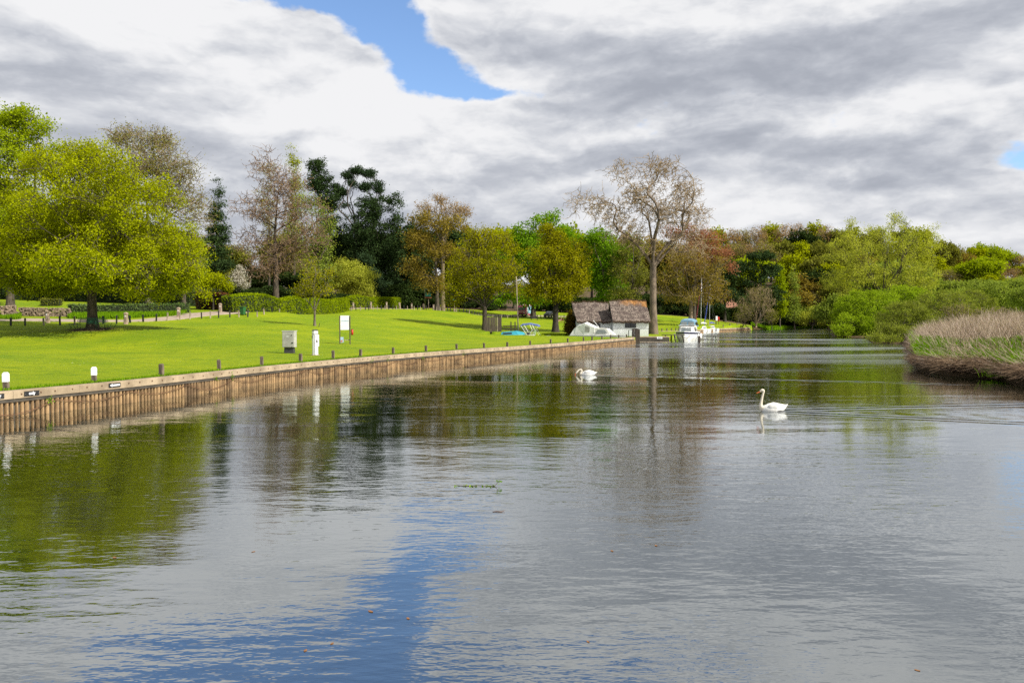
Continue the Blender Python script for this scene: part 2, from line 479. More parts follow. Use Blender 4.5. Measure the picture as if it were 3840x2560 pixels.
for q in [(-300, 1300, 37), (-250, 1225, 66), (100, 1330, 46), (600, 1310, 54), (347, 1232, 68), (347, 1281, 59), (100, 1282, 60), (520, 1274, 60), (-150, 1280, 60), (40, 1223, 73), (280, 1218, 74), (437, 1214, 76), (586, 1204, 82), (674, 1200, 86), (820, 1191, 90),
          (965, 1189, 95), (1048, 1179, 105), (1103, 1173.5, 118), (1170, 1172, 135), (1282, 1166, 146), (1370, 1161.6, 146), (1473, 1160, 155), (1625, 1162, 160), (1740, 1171, 165), (1790, 1183, 168),
          (1850, 1192, 172), (2000, 1192, 180), (2140, 1193, 178), (1180, 1221, 85), (1400, 1200, 110), (1100, 1240, 75), (1290, 1290, 62), (1085, 1324, 50), (1180, 1331, 48), (700, 1250, 62),
          (1600, 1200, 125), (1640, 1225, 112), (1818, 1239, 116), (2083, 1246, 116), (1950, 1215, 145), (2110, 1225, 140), (0, 1135, 100), (300, 1140, 100), (520, 1148, 100), (-300, 1120, 100),
          (150, 1170, 88.5), (-100, 1175, 88), (620, 1172, 96), (900, 1167, 99), (1050, 1167, 104), (1250, 1162, 150), (1500, 1158, 192), (2450, 1252, 116), (2600, 1190, 200), (2480, 1184, 195), (2740, 1203, 212),
          (2600, 1215, 165), (2950, 1222, 245), (3040, 1226, 240), (1450, 1290, 72), (1650, 1268, 88), (1700, 1258, 97), (1830, 1256, 103), (2150, 1258.5, 103), (1500, 1250, 88), (2240, 1250, 125), (2300, 1235, 150), (2350, 1205, 180)]: cp(*q)
CP += [(-60, 150, 6.5), (-20, 195, 6), (10, 225, 5.5), (-100, 200, 9), (-140, 130, 7), (-60, 260, 9), (-150, 60, 5), (-90, 60, 3.2), (-60, 40, 1.8), (-45, 20, 1.2), (-110, 20, 2.5),
       (45, 240, 6), (70, 260, 9), (60, 300, 13), (100, 300, 16), (150, 300, 14), (60, 400, 22), (150, 420, 24), (220, 350, 13), (20, 300, 9), (200, 500, 20), (0, 500, 22), (-200, 400, 20), (-300, 900, 30), (300, 900, 30), (0, 900, 30), (0, 1400, 30),
       (95, 240, 3), (28.5, 60, 1.2), (30, 50, 1.0), (40, 70, 1.6), (50, 92, 1.3), (55, 105, 1.0), (70, 125, 1.2), (60, 170, 1.3), (120, 170, 2), (100, 90, 1.8), (60, 60, 1.6), (60, 30, 1.2), (120, 40, 2), (62, 200, 1.0), (250, 200, 5), (400, 300, 8), (-400, 300, 14), (500, 900, 25), (-600, 900, 30)]
CP = np.array(CP)
_d = np.linalg.norm(CP[:, None, :2] - CP[None, :, :2], axis=2)
_w = np.linalg.solve(_d + np.eye(len(CP)) * 0.0, CP[:, 2] - 1.0)
# dyke polygon (mooring basin between the quay lawn and the boathouse)
DY = [(-3.4, 105.6), (3, 104.6), (9.5, 101.6), (14.6, 98.2), (15.5, 98), (15.5, 104), (13, 104.5), (13, 107.0), (9, 107.0), (9, 111), (-3.0, 112)]
def inpoly(x, y, poly):
    r = np.zeros(np.shape(x), bool); n = len(poly)
    for i in range(n):
        x0, y0 = poly[i]; x1, y1 = poly[(i + 1) % n]
        if y0 == y1: continue
        c = ((y0 > y) != (y1 > y)) & (x < (x1 - x0) * (y - y0) / (y1 - y0) + x0)
        r ^= c
    return r
def Gr(x, y):
    x = np.asarray(x, float); y = np.asarray(y, float)
    P = np.stack([x.ravel(), y.ravel()], 1)
    out = np.empty(len(P))
    for i in range(0, len(P), 20000):
        out[i:i + 20000] = np.linalg.norm(P[i:i + 20000, None] - CP[None, :, :2], axis=2) @ _w + 1.0
    return out.reshape(x.shape)
def G(x, y): return float(Gr(np.array([x]), np.array([y]))[0])
def ground_at(u, d):                                     # ground point in column u at distance d
    r = ray(u, 1200); x = r.x / r.y * d
    return Vector((x, d, G(x, d)))
def build_ground():
    A = np.concatenate([np.arange(-2.2, -0.8, 0.02), np.arange(-0.8, 0.8, 0.0035), np.arange(0.8, 2.2, 0.02)])
    T = [0.0]; s = 0.25
    while T[-1] < 1300: T.append(T[-1] + s); s = min(s * 1.045, 60) if T[-1] > 30 else min(s * 1.03, 1.0)
    T = np.array(T)
    y0 = shore_y(A); wall = np.interp(A, SHa, SHw) > 0.5
    Y = np.empty((len(A), len(T) + 2)); Z = np.empty_like(Y)
    Y[:, 0] = y0 - np.where(wall, 0.02, 2.5); Y[:, 1] = y0 - np.where(wall, 0.01, 0.5); Y[:, 2:] = y0[:, None] + T[None]
    X = A[:, None] * Y
    Z = Gr(X, Y)
    rng = np.random.default_rng(3)
    Z[:, 0] = -0.9; Z[:, 1] = np.where(wall, -0.9, -0.25)
    ins = inpoly(X, Y, DY)
    Z = np.where(ins, -0.7, Z)
    V = np.stack([X, Y, Z], -1).reshape(-1, 3)
    nA, nT = Y.shape
    i = np.arange(nA - 1)[:, None]; j = np.arange(nT - 1)[None]
    Q = np.stack([i * nT + j, (i + 1) * nT + j, (i + 1) * nT + j + 1, i * nT + j + 1], -1).reshape(-1, 4)
    me = np_mesh('ground', V, Q, smooth=True)
    x, y = V[:, 0], V[:, 1]
    soil = np.zeros(len(V))
    a = x / np.maximum(y, 1)
    soil = np.maximum(soil, np.clip(1 - (y - shore_y(a)) / 2.5, 0, 1) * (a > 0.31))
    ok = ray(347, 1232); ox = ok.x / ok.y * 68
    soil = np.maximum(soil, np.clip(1.5 - np.hypot(x - ox, (y - 68)) / 2.2, 0, 1) * 0.85)
    soil = np.maximum(soil, np.clip((y - 200 - np.maximum(0, (a - .12)) * 230) / 15, 0, 1) * 0.9)
    soil = np.maximum(soil, np.where(y > np.interp(a * FPX + 1920, [0, 300, 700, 1100, 1300, 1500, 1650, 1800, 2100], [112, 113, 118, 128, 165, 190, 190, 195, 205]), 0.9, 0) * 1.0)
    at = me.attributes.new('soil', 'FLOAT', 'POINT'); at.data.foreach_set('value', soil.astype(np.float32))
    m, nt, out = new_mat('lawn')
    b = nt.nodes.new('ShaderNodeBsdfPrincipled'); nt.links.new(b.outputs[0], out.inputs[0])
    b.inputs['Roughness'].default_value = 0.9; b.inputs['Specular IOR Level'].default_value = 0.15
    ge = nt.nodes.new('ShaderNodeNewGeometry'); pos = ge.outputs['Position']
    n1 = noise(nt, pos, 0.16, 4, 0.55); n2 = noise(nt, pos, 1.3, 5, 0.65); n3 = noise(nt, pos, 14.0, 3, 0.7)
    c = mixc(nt, n1.smooth(0.34, 0.66), (0.155, 0.225, 0.002), (0.235, 0.285, 0.002))
    n15 = noise(nt, pos, 0.55, 5, 0.7)
    c = mixc(nt, n2.smooth(0.48, 0.72) * 0.7, c, (0.080, 0.155, 0.002))
    c = mixc(nt, n15.smooth(0.50, 0.72) * 0.5, c, (0.085, 0.175, 0.003))
    c = mixc(nt, (1.0 - n2).smooth(0.56, 0.76) * 0.5, c, (0.27, 0.28, 0.006))
    c = mixc(nt, n3.smooth(0.48, 0.75) * 0.55, c, (0.05, 0.135, 0.003))
    # daisies and dandelions
    vo = nt.nodes.new('ShaderNodeTexVoronoi'); vo.feature = 'F1'; vo.inputs['Scale'].default_value = 3.2
    nt.links.new(pos, vo.inputs['Vector'])
    vd = S(nt, vo.outputs['Distance']); nd = noise(nt, pos, 0.23, 3, 0.6)
    vc = xyz(nt, vo.outputs['Color'])
    fl = vd.smooth(0.13, 0.06) * nd.smooth(0.52, 0.68) * vc[0].smooth(0.45, 0.5)
    fc = mixc(nt, vc[1].smooth(0.6, 0.65), (0.75, 0.75, 0.55), (0.65, 0.50, 0.02))
    c = mixc(nt, fl * 0.85, c, fc)
    so = nt.nodes.new('ShaderNodeAttribute'); so.attribute_name = 'soil'
    sf = (S(nt, so.outputs['Fac']) + (n2 - 0.5) * 0.9).smooth(0.35, 0.75)
    sc = mixc(nt, n3.smooth(0.3, 0.7), (0.045, 0.03, 0.016), (0.13, 0.09, 0.045))
    c = mixc(nt, sf, c, sc)
    nt.links.new(c, b.inputs['Base Color'])
    bp = nt.nodes.new('ShaderNodeBump'); bp.inputs['Distance'].default_value = 0.12; bp.inputs['Strength'].default_value = 1.0
    nb = noise(nt, pos, 4.0, 6, 0.8)
    nt.links.new(nb.o, bp.inputs['Height']); nt.links.new(bp.outputs[0], b.inputs['Normal'])
    o = link_mesh('ground', me, m); tag(o, kind='structure')
build_ground()

# ------------------------------------------------------------------ swans' places (used by the ripples too)
SW1 = gz(2905, 1541, 0.0); SW2 = gz(2205, 1406, 0.0)
def build_water():
    V = np.array([[-260, -60, 0], [260, -60, 0], [260, 300, 0], [-260, 300, 0]], float)
    me = np_mesh('river', V, np.array([[0, 1, 2, 3]]))
    m, nt, out = new_mat('river_water')
    ge = nt.nodes.new('ShaderNodeNewGeometry'); pos = ge.outputs['Position']
    x, y, z = xyz(nt, pos)
    def P(sx, sy, off=0.0): return comb(nt, x * sx, y * sy, off)
    patch = noise(nt, P(0.022, 0.10), 1.0, 3, 0.55, 0.3)
    far = y.smooth(36.0, 74.0)
    amp = patch.smooth(0.38, 0.66, 0.22, 1.30) * (1.0 + far * x.smooth(-6.0, 12.0) * 3.5) * y.smooth(5.0, 24.0, 1.15, 1.0)
    warpn = (noise(nt, P(.5, .5, 2.0), 0.5, 2) - .5) * 1.2
    h1 = noise(nt, comb(nt, x * 0.42, y * 1.0 + warpn, 0.0), 0.95, 3, 0.5)
    h2 = noise(nt, P(1.0, 2.4, 4.0), 1.9, 3, 0.55)
    h3 = noise(nt, P(1.2, 2.2, 8.0), 5.5, 2, 0.5)
    h = (h1 * 0.020 + h2 * 0.0078 + h3 * 0.0013) * amp
    # wakes: V arms and cross ripples that trail each swan
    def wake(p, rot, A, L, k=9.0):
        c, s = math.cos(rot), math.sin(rot)
        X = (x - p.x) * c + (y - p.y) * s; Y = ((y - p.y) * c - (x - p.x) * s)
        aY = (Y * Y + 0.01).sqrt()
        on = X.smooth(-0.5, 0.3)
        e = (aY - X * 0.36) * (1.0 / 0.55)
        arm = (e * e * -1.0).exp()
        fan = (aY - X * 0.36).smooth(0.5, -0.3)
        f = (X.max(0.0) * (-1.0 / L)).exp() * on
        w1 = ((aY * 1.0 - X * 0.30) * k).sin() * arm
        w2 = ((X - aY * 0.3) * 5.5).sin() * fan * 0.35
        return (w1 + w2) * f * A
    h = h + wake(SW1, -0.12, 0.017, 6.5) + wake(SW2, 0.0, 0.014, 22.0, 7.0)
    bp = nt.nodes.new('ShaderNodeBump'); bp.inputs['Strength'].default_value = 1.0; bp.inputs['Distance'].default_value = 1.0
    nt.links.new(h.o, bp.inputs['Height'])
    body = nt.nodes.new('ShaderNodeBsdfDiffuse'); body.inputs[0].default_value = (0.010, 0.013, 0.004, 1)
    gl = nt.nodes.new('ShaderNodeBsdfGlossy'); gl.inputs['Roughness'].default_value = 0.02; gl.inputs[0].default_value = (0.90, 0.93, 0.95, 1)
    fr = nt.nodes.new('ShaderNodeFresnel'); fr.inputs[0].default_value = 2.3
    for n_ in (fr, gl): nt.links.new(bp.outputs[0], n_.inputs['Normal'])
    F = S(nt, fr.outputs[0]) * 1.05 + 0.18
    wind = far * x.smooth(-4.0, 12.0) * patch.smooth(0.36, 0.60)
    nt.links.new((wind * 0.19 + 0.02).o, gl.inputs['Roughness'])
    mx = nt.nodes.new('ShaderNodeMixShader'); nt.links.new(F.clamp().o, mx.inputs[0])
    nt.links.new(body.outputs[0], mx.inputs[1]); nt.links.new(gl.outputs[0], mx.inputs[2])
    nt.links.new(mx.outputs[0], out.inputs[0])
    tag(link_mesh('river_water', me, m), kind='structure')
build_water()

# ------------------------------------------------------------------ general mesh collector
class MB:
    def __init__(s): s.v, s.f, s.m, s.sm = [], [], [], []
    def add(s, V, F, mi=0, smooth=False):
        o = len(s.v); s.v += [tuple(p) for p in V]
        for f in F: s.f.append([i + o for i in f]); s.m.append(mi); s.sm.append(smooth)
        return s
    def box(s, c, d, rz=0.0, mi=0, top=1.0, bev=0.0, rx=0.0, ry=0.0):
        x, y, z = d[0] / 2, d[1] / 2, d[2] / 2
        t = top
        if bev:
            rings = []
            for (k, zz) in ((x - bev, -z), (x, -z + bev), (x, z - bev), (x - bev, z)):
                dx_ = x - k; tt = 1 if zz < 0 else t
                X, Y = (x - dx_) * tt, (y - dx_) * tt; b = min(bev, X * .5, Y * .5)
                rings.append([(-X + b, -Y, zz), (X - b, -Y, zz), (X, -Y + b, zz), (X, Y - b, zz), (X - b, Y, zz), (-X + b, Y, zz), (-X, Y - b, zz), (-X, -Y + b, zz)])
            V = [p for r_ in rings for p in r_]; F = []
            for i in range(3):
                for j in range(8): F.append([i * 8 + j, i * 8 + (j + 1) % 8, (i + 1) * 8 + (j + 1) % 8, (i + 1) * 8 + j])
            F.append(list(range(7, -1, -1))); F.append(list(range(24, 32)))
        else:
            V = [(-x, -y, -z), (x, -y, -z), (x, y, -z), (-x, y, -z), (-x * t, -y * t, z), (x * t, -y * t, z), (x * t, y * t, z), (-x * t, y * t, z)]
            F = [[0, 3, 2, 1], [4, 5, 6, 7], [0, 1, 5, 4], [1, 2, 6, 5], [2, 3, 7, 6], [3, 0, 4, 7]]
        M = Matrix.Translation(Vector(c)) @ Euler((rx, ry, rz)).to_matrix().to_4x4()
        return s.add([M @ Vector(p) for p in V], F, mi)
    def tube(s, pts, r, n=8, mi=0, cap=True, smooth=True, flat=1.0):
        pts = [Vector(p) for p in pts]; m_ = len(pts)
        rs = r if isinstance(r, (list, tuple)) else [r] * m_
        V = []; a = None
        for i, p in enumerate(pts):
            d = (pts[min(i + 1, m_ - 1)] - pts[max(i - 1, 0)]).normalized()
            if a is None: a = d.orthogonal().normalized()
            a = (a - d * a.dot(d)).normalized(); b = d.cross(a)
            for k in range(n):
                t = 2 * math.pi * k / n; V.append(p + (a * math.cos(t) + b * math.sin(t) * flat) * rs[i])
        F = [[i * n + k, i * n + (k + 1) % n, (i + 1) * n + (k + 1) % n, (i + 1) * n + k] for i in range(m_ - 1) for k in range(n)]
        if cap: F.append(list(range(n - 1, -1, -1))); F.append([(m_ - 1) * n + k for k in range(n)])
        return s.add(V, F, mi, smooth)
    def loft(s, rings, mi=0, closed=True, cap=True, smooth=False):
        n = len(rings[0]); V = [p for r_ in rings for p in r_]; F = []
        for i in range(len(rings) - 1):
            for k in range(n if closed else n - 1): F.append([i * n + k, i * n + (k + 1) % n, (i + 1) * n + (k + 1) % n, (i + 1) * n + k])
        if cap: F.append(list(range(n - 1, -1, -1))); F.append([(len(rings) - 1) * n + k for k in range(n)])
        return s.add(V, F, mi, smooth)
    def sphere(s, c, r, n=10, mi=0):
        r = r if isinstance(r, (tuple, list)) else (r, r, r)
        rings = []
        for i in range(1, n):
            t = math.pi * i / n
            rings.append([(c[0] + r[0] * math.sin(t) * math.cos(2 * math.pi * k / n), c[1] + r[1] * math.sin(t) * math.sin(2 * math.pi * k / n), c[2] - r[2] * math.cos(t)) for k in range(n)])
        return s.loft(rings, mi, smooth=True)
    def build(s, name, mat, parent=None, loc=None, smooth=None):
        me = bpy.data.meshes.new(name); me.from_pydata([tuple(p) for p in s.v], [], s.f)
        me.polygons.foreach_set('material_index', s.m)
        me.polygons.foreach_set('use_smooth', s.sm if smooth is None else [smooth] * len(s.f))
        me.update()
        bm = bmesh.new(); bm.from_mesh(me); bmesh.ops.recalc_face_normals(bm, faces=bm.faces); bm.to_mesh(me); bm.free()
        return link_mesh(name, me, mat, parent, loc)
def copy_tree(o, parent=None):
    c = o.copy(); COL.objects.link(c)
    if parent is not None: c.parent = parent; c.matrix_parent_inverse = o.matrix_parent_inverse.copy()
    for ch in list(o.children): copy_tree(ch, c)
    return c
ONES = ['', 'first', 'second', 'third', 'fourth', 'fifth', 'sixth', 'seventh', 'eighth', 'ninth', 'tenth', 'eleventh', 'twelfth', 'thirteenth', 'fourteenth', 'fifteenth', 'sixteenth', 'seventeenth', 'eighteenth', 'nineteenth']
def ordn(n):
    if n < 20: return ONES[n]
    t = {2: ('twenty', 'twentieth'), 3: ('thirty', 'thirtieth'), 4: ('forty', 'fortieth'), 5: ('fifty', 'fiftieth'), 6: ('sixty', 'sixtieth'), 7: ('seventy', 'seventieth'), 8: ('eighty', 'eightieth'), 9: ('ninety', 'ninetieth')}[n // 10]
    return t[1] if n % 10 == 0 else t[0] + '-' + ONES[n % 10]
def text_mesh(txt, size, name, mat, parent, loc, rot, bold=0.0, sx=1.0):
    cu = bpy.data.curves.new(name, 'FONT'); cu.body = txt; cu.size = size; cu.align_x = 'CENTER'; cu.align_y = 'CENTER'; cu.extrude = 0.002; cu.offset = bold
    t = bpy.data.objects.new('tmp', cu); COL.objects.link(t)
    bpy.context.view_layer.update()
    me = bpy.data.meshes.new_from_object(t.evaluated_get(bpy.context.evaluated_depsgraph_get()))
    bpy.data.objects.remove(t)
    me.materials.clear()
    o = link_mesh(name, me, mat, parent, loc); o.rotation_euler = rot; o.scale = (sx, 1, 1)
    return o

# ------------------------------------------------------------------ plain materials
M = dict(
    oakbeam=paint('weathered_beam', (0.40, 0.31, 0.20), 0.85, 0.22, 1.2, 0.006, (1, 1, 1), c2=(0.24, 0.18, 0.11)),
    beamdark=paint('dark_beam', (0.085, 0.07, 0.05), 0.7, 0.25, 2.0, 0.004),  # dark brown timber tone for the waling, slot backing and jetty fascia
    pile=paint('timber_piling', (0.40, 0.255, 0.12), 0.85, 0.25, 1.3, 0.006, (2, 2, 1.0), c2=(0.13, 0.08, 0.04)),
    post=paint('weathered_post', (0.20, 0.155, 0.105), 0.9, 0.3, 3.0, 0.006, (3, 3, .6)),
    postpale=paint('pale_post', (0.42, 0.34, 0.25), 0.9, 0.3, 3.0, 0.004, (3, 3, .6)),
    black=paint('black_paint', (0.018, 0.018, 0.018), 0.5, 0.1),
    white=paint('white_paint', (1.0, 1.0, 0.98), 0.45, 0.05, 2.0),
    white2=paint('white_gelcoat', (0.95, 0.95, 0.92), 0.25, 0.07, 0.8, c2=(0.62, 0.60, 0.53)),
    cabgrey=paint('cabinet_grey', (0.52, 0.51, 0.45), 0.55, 0.12, 1.4, 0.001),
    darkgrey=paint('dark_grey', (0.06, 0.06, 0.06), 0.6, 0.1),
    steel=paint('steel', (0.45, 0.45, 0.44), 0.35, 0.1, metal=0.7),
    rust=paint('rusty_iron', (0.22, 0.11, 0.055), 0.9, 0.35, 9.0),
    red=paint('red_paint', (0.62, 0.035, 0.02), 0.45, 0.1),
    greenb=paint('green_bench_paint', (0.012, 0.10, 0.045), 0.5, 0.2),
    bin=paint('green_bin_plastic', (0.03, 0.15, 0.045), 0.45, 0.1),
    stone=paint('pillar_stone', (0.42, 0.31, 0.22), 0.9, 0.25, 2.5, 0.008, c2=(0.24, 0.19, 0.14)),
    flint=paint('dry_stone_wall', (0.42, 0.31, 0.22), 0.95, 0.4, 5.0, 0.06, c2=(0.05, 0.035, 0.025)),
    road=paint('tarmac_road', (0.42, 0.33, 0.25), 0.95, 0.1, 2.0, 0.003),
    brown=paint('brown_timber', (0.075, 0.055, 0.04), 0.85, 0.3, 3.0, 0.004, (4, 4, .7)),
    screen=paint('grey_board_screen', (0.13, 0.10, 0.07), 0.9, 0.3, 3.0, 0.01, (9, 9, .5)),
    brick=paint('red_brick', (0.38, 0.13, 0.07), 0.9, 0.2, 6.0, 0.01),
    tile=paint('roof_tile', (0.42, 0.20, 0.13), 0.9, 0.25, 5.0, 0.02),
    glass=paint('dark_glass', (0.02, 0.024, 0.025), 0.08, 0.05, spec=0.8),
    glass2=paint('pale_glass', (0.22, 0.25, 0.24), 0.08, 0.1, spec=0.8),
    navy=paint('navy_stripe', (0.012, 0.014, 0.06), 0.35, 0.05),
    bluec=paint('blue_canvas', (0.19, 0.35, 0.47), 0.85, 0.12, 1.5, 0.01),
    sky_blue=paint('light_blue_cabin', (0.05, 0.42, 0.55), 0.4, 0.06),
    bimini=paint('blue_bimini', (0.14, 0.20, 0.46), 0.8, 0.1),
    maroon=paint('maroon_sailcloth', (0.18, 0.02, 0.02), 0.7, 0.1),
    royal=paint('royal_sailcloth', (0.03, 0.07, 0.42), 0.7, 0.1),
    tent=paint('white_tent_canvas', (0.95, 0.95, 0.90), 0.9, 0.08, 1.2, 0.02, c2=(0.78, 0.78, 0.72)),
    alu=paint('aluminium', (0.72, 0.72, 0.70), 0.35, 0.08, metal=0.3),
    pink=paint('pink_paint', (0.75, 0.10, 0.25), 0.45, 0.1),
    pinkpale=paint('pale_pink_paint', (0.80, 0.42, 0.46), 0.45, 0.1),
    lblue=paint('pale_blue_paint', (0.32, 0.60, 0.75), 0.45, 0.1),
    carblack=paint('black_car_paint', (0.02, 0.023, 0.028), 0.2, 0.05, spec=0.8),
    tyre=paint('tyre_rubber', (0.02, 0.02, 0.02), 0.9, 0.1),
    skin=paint('skin', (0.62, 0.36, 0.25), 0.6, 0.05),
    cloth=paint('dark_red_shirt', (0.12, 0.025, 0.03), 0.9, 0.1),
    feather=paint('white_feathers', (0.80, 0.79, 0.75), 0.8, 0.04, 6.0, 0.004, c2=(0.72, 0.70, 0.64)),
    neckf=paint('cream_neck_feathers', (0.78, 0.70, 0.55), 0.8, 0.05, 6.0),
    bill=paint('orange_bill', (0.62, 0.13, 0.03), 0.4, 0.1),
    fleaf=paint('brown_fallen_leaf', (0.30, 0.14, 0.05), 0.7, 0.2),
    sign=paint('turquoise_sign', (0.04, 0.30, 0.28), 0.6, 0.1),
    orange=paint('orange_cloth', (0.65, 0.18, 0.03), 0.7, 0.1),
)
# ------------------------------------------------------------------ quays
def resample(P, step):
    P = np.asarray(P, float); s = np.concatenate([[0], np.cumsum(np.linalg.norm(np.diff(P, axis=0), axis=1))])
    t = np.arange(0, s[-1], step)
    return np.stack([np.interp(t, s, P[:, 0]), np.interp(t, s, P[:, 1])], 1)
def normals(P):
    d = unit(np.gradient(P, axis=0)); return np.stack([d[:, 1], -d[:, 0]], 1)      # to the water side
def strip(P, N, prof, name, mat, parent, jit=0.0, seed=0):
    rng = np.random.default_rng(seed)
    mb = MB(); rings = []
    for i in range(len(P)):
        rings.append([(P[i, 0] + N[i, 0] * o, P[i, 1] + N[i, 1] * o, z) for o, z in prof])
    mb.loft(rings)
    return mb.build(name, mat, parent)
def quay(P, zt, label, pitch, name='quay_wall', chain=True, seed=0, far=False):
    o = empty(name, (P[0][0], P[0][1], 0), 0, label, 'quay wall')
    inv = Vector((-P[0][0], -P[0][1], 0))
    parts = []
    L = resample(P, 2.4 if not far else 3.0); rng = np.random.default_rng(seed)
    # cap: separate planks butted end to end, slightly uneven
    cap = MB(); low = MB()
    for i in range(len(L) - 1):
        a, b = L[i], L[i + 1]; d = (b - a) / np.linalg.norm(b - a); n = np.array([d[1], -d[0]])
        e = rng.uniform(-.006, .006, 2); dz = rng.uniform(-.004, .004)
        b2 = b - d * 0.006
        rings = []
        for p, ee in ((a, e[0]), (b2, e[1])):
            rings.append([(p[0] + n[0] * w, p[1] + n[1] * w, z + dz) for w, z in ((-.30, zt - .1), (-.30, zt), (.015 + ee, zt), (.04 + ee, zt - .02), (.04 + ee, zt - .255), (-.08, zt - .255))])
        cap.loft(rings)
        nb = 4 if not far else 0
        for k in range(nb):
            q = a + (b - a) * (k + .5 + rng.uniform(-.1, .1)) / nb; zz = zt - .11 + rng.uniform(-.02, .02)
            cap.tube([(q[0] + n[0] * .04, q[1] + n[1] * .04, zz), (q[0] + n[0] * .065, q[1] + n[1] * .065, zz)], 0.024, 6, mi=1)
    for q in L: pass
    cap.build('cap', [M['oakbeam'], M['rust']], o, inv)
    N = normals(L)
    strip(L, N, ((-.08, zt - .25), (.005, zt - .25), (.005, zt - .36), (-.08, zt - .36)), 'waling', M['beamdark'], o).location = inv
    # piling: rounded timber faces with dark slots between
    W = resample(P, pitch); Nw = normals(W); T = np.stack([-Nw[:, 1], Nw[:, 0]], 1)
    pm = MB()
    ang = [(-.48, -.14), (-.40, -.035), (-.22, -.0), (.20, -.0), (.36, -.035), (.44, -.14)]
    for i in range(len(W)):
        j = rng.uniform(-.02, .02); wd = rng.choice([.42, .62, .70, .80], p=[.3, .35, .25, .1]) if not far else .66
        top = zt - .34; bot = -.35
        r1 = [(W[i, 0] + T[i, 0] * a * pitch * wd * 1.15 + Nw[i, 0] * (b_ - .03 + j), W[i, 1] + T[i, 1] * a * pitch * wd * 1.15 + Nw[i, 1] * (b_ - .03 + j)) for a, b_ in ang]
        V = [(x, y, bot) for x, y in r1] + [(x, y, top) for x, y in r1]
        pm.add(V, [[k, k + 1, 6 + k + 1, 6 + k] for k in range(5)], 0)
    pm.build('piling', M['pile'], o, inv)
    strip(W, Nw, ((-.20, zt - .34), (-.13, zt - .34), (-.13, -.4), (-.20, -.4)), 'backing', M['beamdark'], o).location = inv
    if chain:
        C = resample(P, 0.045); Nc = normals(C)
        pts = []; r = []
        per = 3.1; s0 = 0.0
        drops = rng.uniform(.14, .30, 200)
        for i in range(len(C)):
            s = i * .045; k = int(s / per); f = s / per - k
            z = zt - .40 - drops[k] * 4 * f * (1 - f) * 1.0 - 0.04 * (k % 3)* (1 - abs(2 * f - 1)) 
            pts.append((C[i, 0] + Nc[i, 0] * .02, C[i, 1] + Nc[i, 1] * .02, max(z, 0.03))); r.append(.017 if i % 2 else .007)
        MB().tube(pts, r, 4, smooth=False).build('chain', M['rust'], o, inv)
    return o
quay(QL, ZQ, 'long timber quay wall with pale cap beam and hanging rusty chain beside the lawn', 0.175)
quay(QR, 0.75, 'distant timber quay wall behind the moored cruiser and yachts', 0.45, chain=False, seed=4, far=True)
def qpoint(u, zoff=0.0, out=0.0, z=ZQ):                  # point on the quay line seen in column u
    a = (u - 1920) / FPX
    for _ in range(3):
        p, d, n = qp0(a, out); a += (u - 1920) / FPX - p[0] / p[1]
    return qp0(a, out)
QD = resample(resample(QL, 2.4), .05)
def qp0(a, out):
    aa = QD[:, 0] / QD[:, 1]
    y = np.interp(a, aa, QD[:, 1]); p = np.array([a * y, y])
    y2 = np.interp(a + .004, aa, QD[:, 1]); q = np.array([(a + .004) * y2, y2])
    d = (q - p) / np.linalg.norm(q - p); n = np.array([d[1], -d[0]])
    return p + n * out, d, n
# signs fixed to the quay face
def quay_sign(u, w, zc, kind, label):
    p, d, n = qpoint(u, out=.056)
    rz = math.atan2(d[1], d[0])
    o = empty('mooring_sign', (p[0], p[1], zc), rz, label, 'sign')
    MB().box((0, -.004, 0), (w, .012, .155), bev=.003).build('plate', M['black'], o)
    if kind == 'arrow':
        a = MB(); y = -.014
        V = [(-w * .44, y, 0), (-w * .20, y, .055), (-w * .22, y, .028), (w * .42, y, .028), (w * .42, y, -.028), (-w * .22, y, -.028), (-w * .20, y, -.055)]
        V2 = [(x, y - .003, z) for x, _, z in V]
        a.loft([V, V2]); a.build('arrow', M['white'], o)
    else:
        text_mesh(kind, .135, 'lettering', M['white'], o, (0, -.013, .008), (R(90), 0, 0), 0.004, 0.95)
    for s in (-1, 1):
        if kind != 'arrow': MB().tube([(s * w * .46, -.01, 0), (s * w * .46, -.016, 0)], .009, 8).build('screw', M['steel'], o)
    return o
quay_sign(-28, .66, ZQ - .13, 'Mooring', 'black sign ending in white letters ng, cut by the left edge')
quay_sign(115, .52, ZQ - .13, 'only', 'small black sign reading only in white on the quay beam')
quay_sign(427, .52, ZQ - .115, 'arrow', 'black sign with a white arrow pointing left on the quay beam')
# ------------------------------------------------------------------ quay posts
def post_obj(w, h, tipw=False, mat='post', seed=0):
    rng = np.random.default_rng(seed)
    mb = MB()
    j = lambda: rng.uniform(-.006, .006)
    def ring(s, z): return [(-s + j(), -s + j(), z), (s + j(), -s + j(), z), (s + j(), s + j(), z), (-s + j(), s + j(), z)]
    return mb.loft([ring(w / 2, -.25), ring(w / 2, h * .55), ring(w / 2, h - .05), ring(w * .40, h)])
pm_ = post_obj(.145, .52).build('mooring_post', M['post']).data
PX = [(603, 1408, 1361), (820, 1385, 1344), (980, 1369, 1331), (1126, 1354, 1320), (1248, 1344, 1309), (1351, 1333, 1302), (1474, 1323, 1297), (1597, 1316, 1290), (1712, 1307, 1283), (1815, 1302, 1280), (1902, 1296, 1276), (1988, 1292, 1272),
      (2065, 1286, 1267), (2129, 1281, 1263), (2188, 1278, 1259), (2220, 1274, 1256), (2257, 1270, 1254), (2290, 1267, 1250), (2320, 1264, 1249), (2350, 1262, 1248)]
first = bpy.data.objects['mooring_post']
rngp = np.random.default_rng(5)
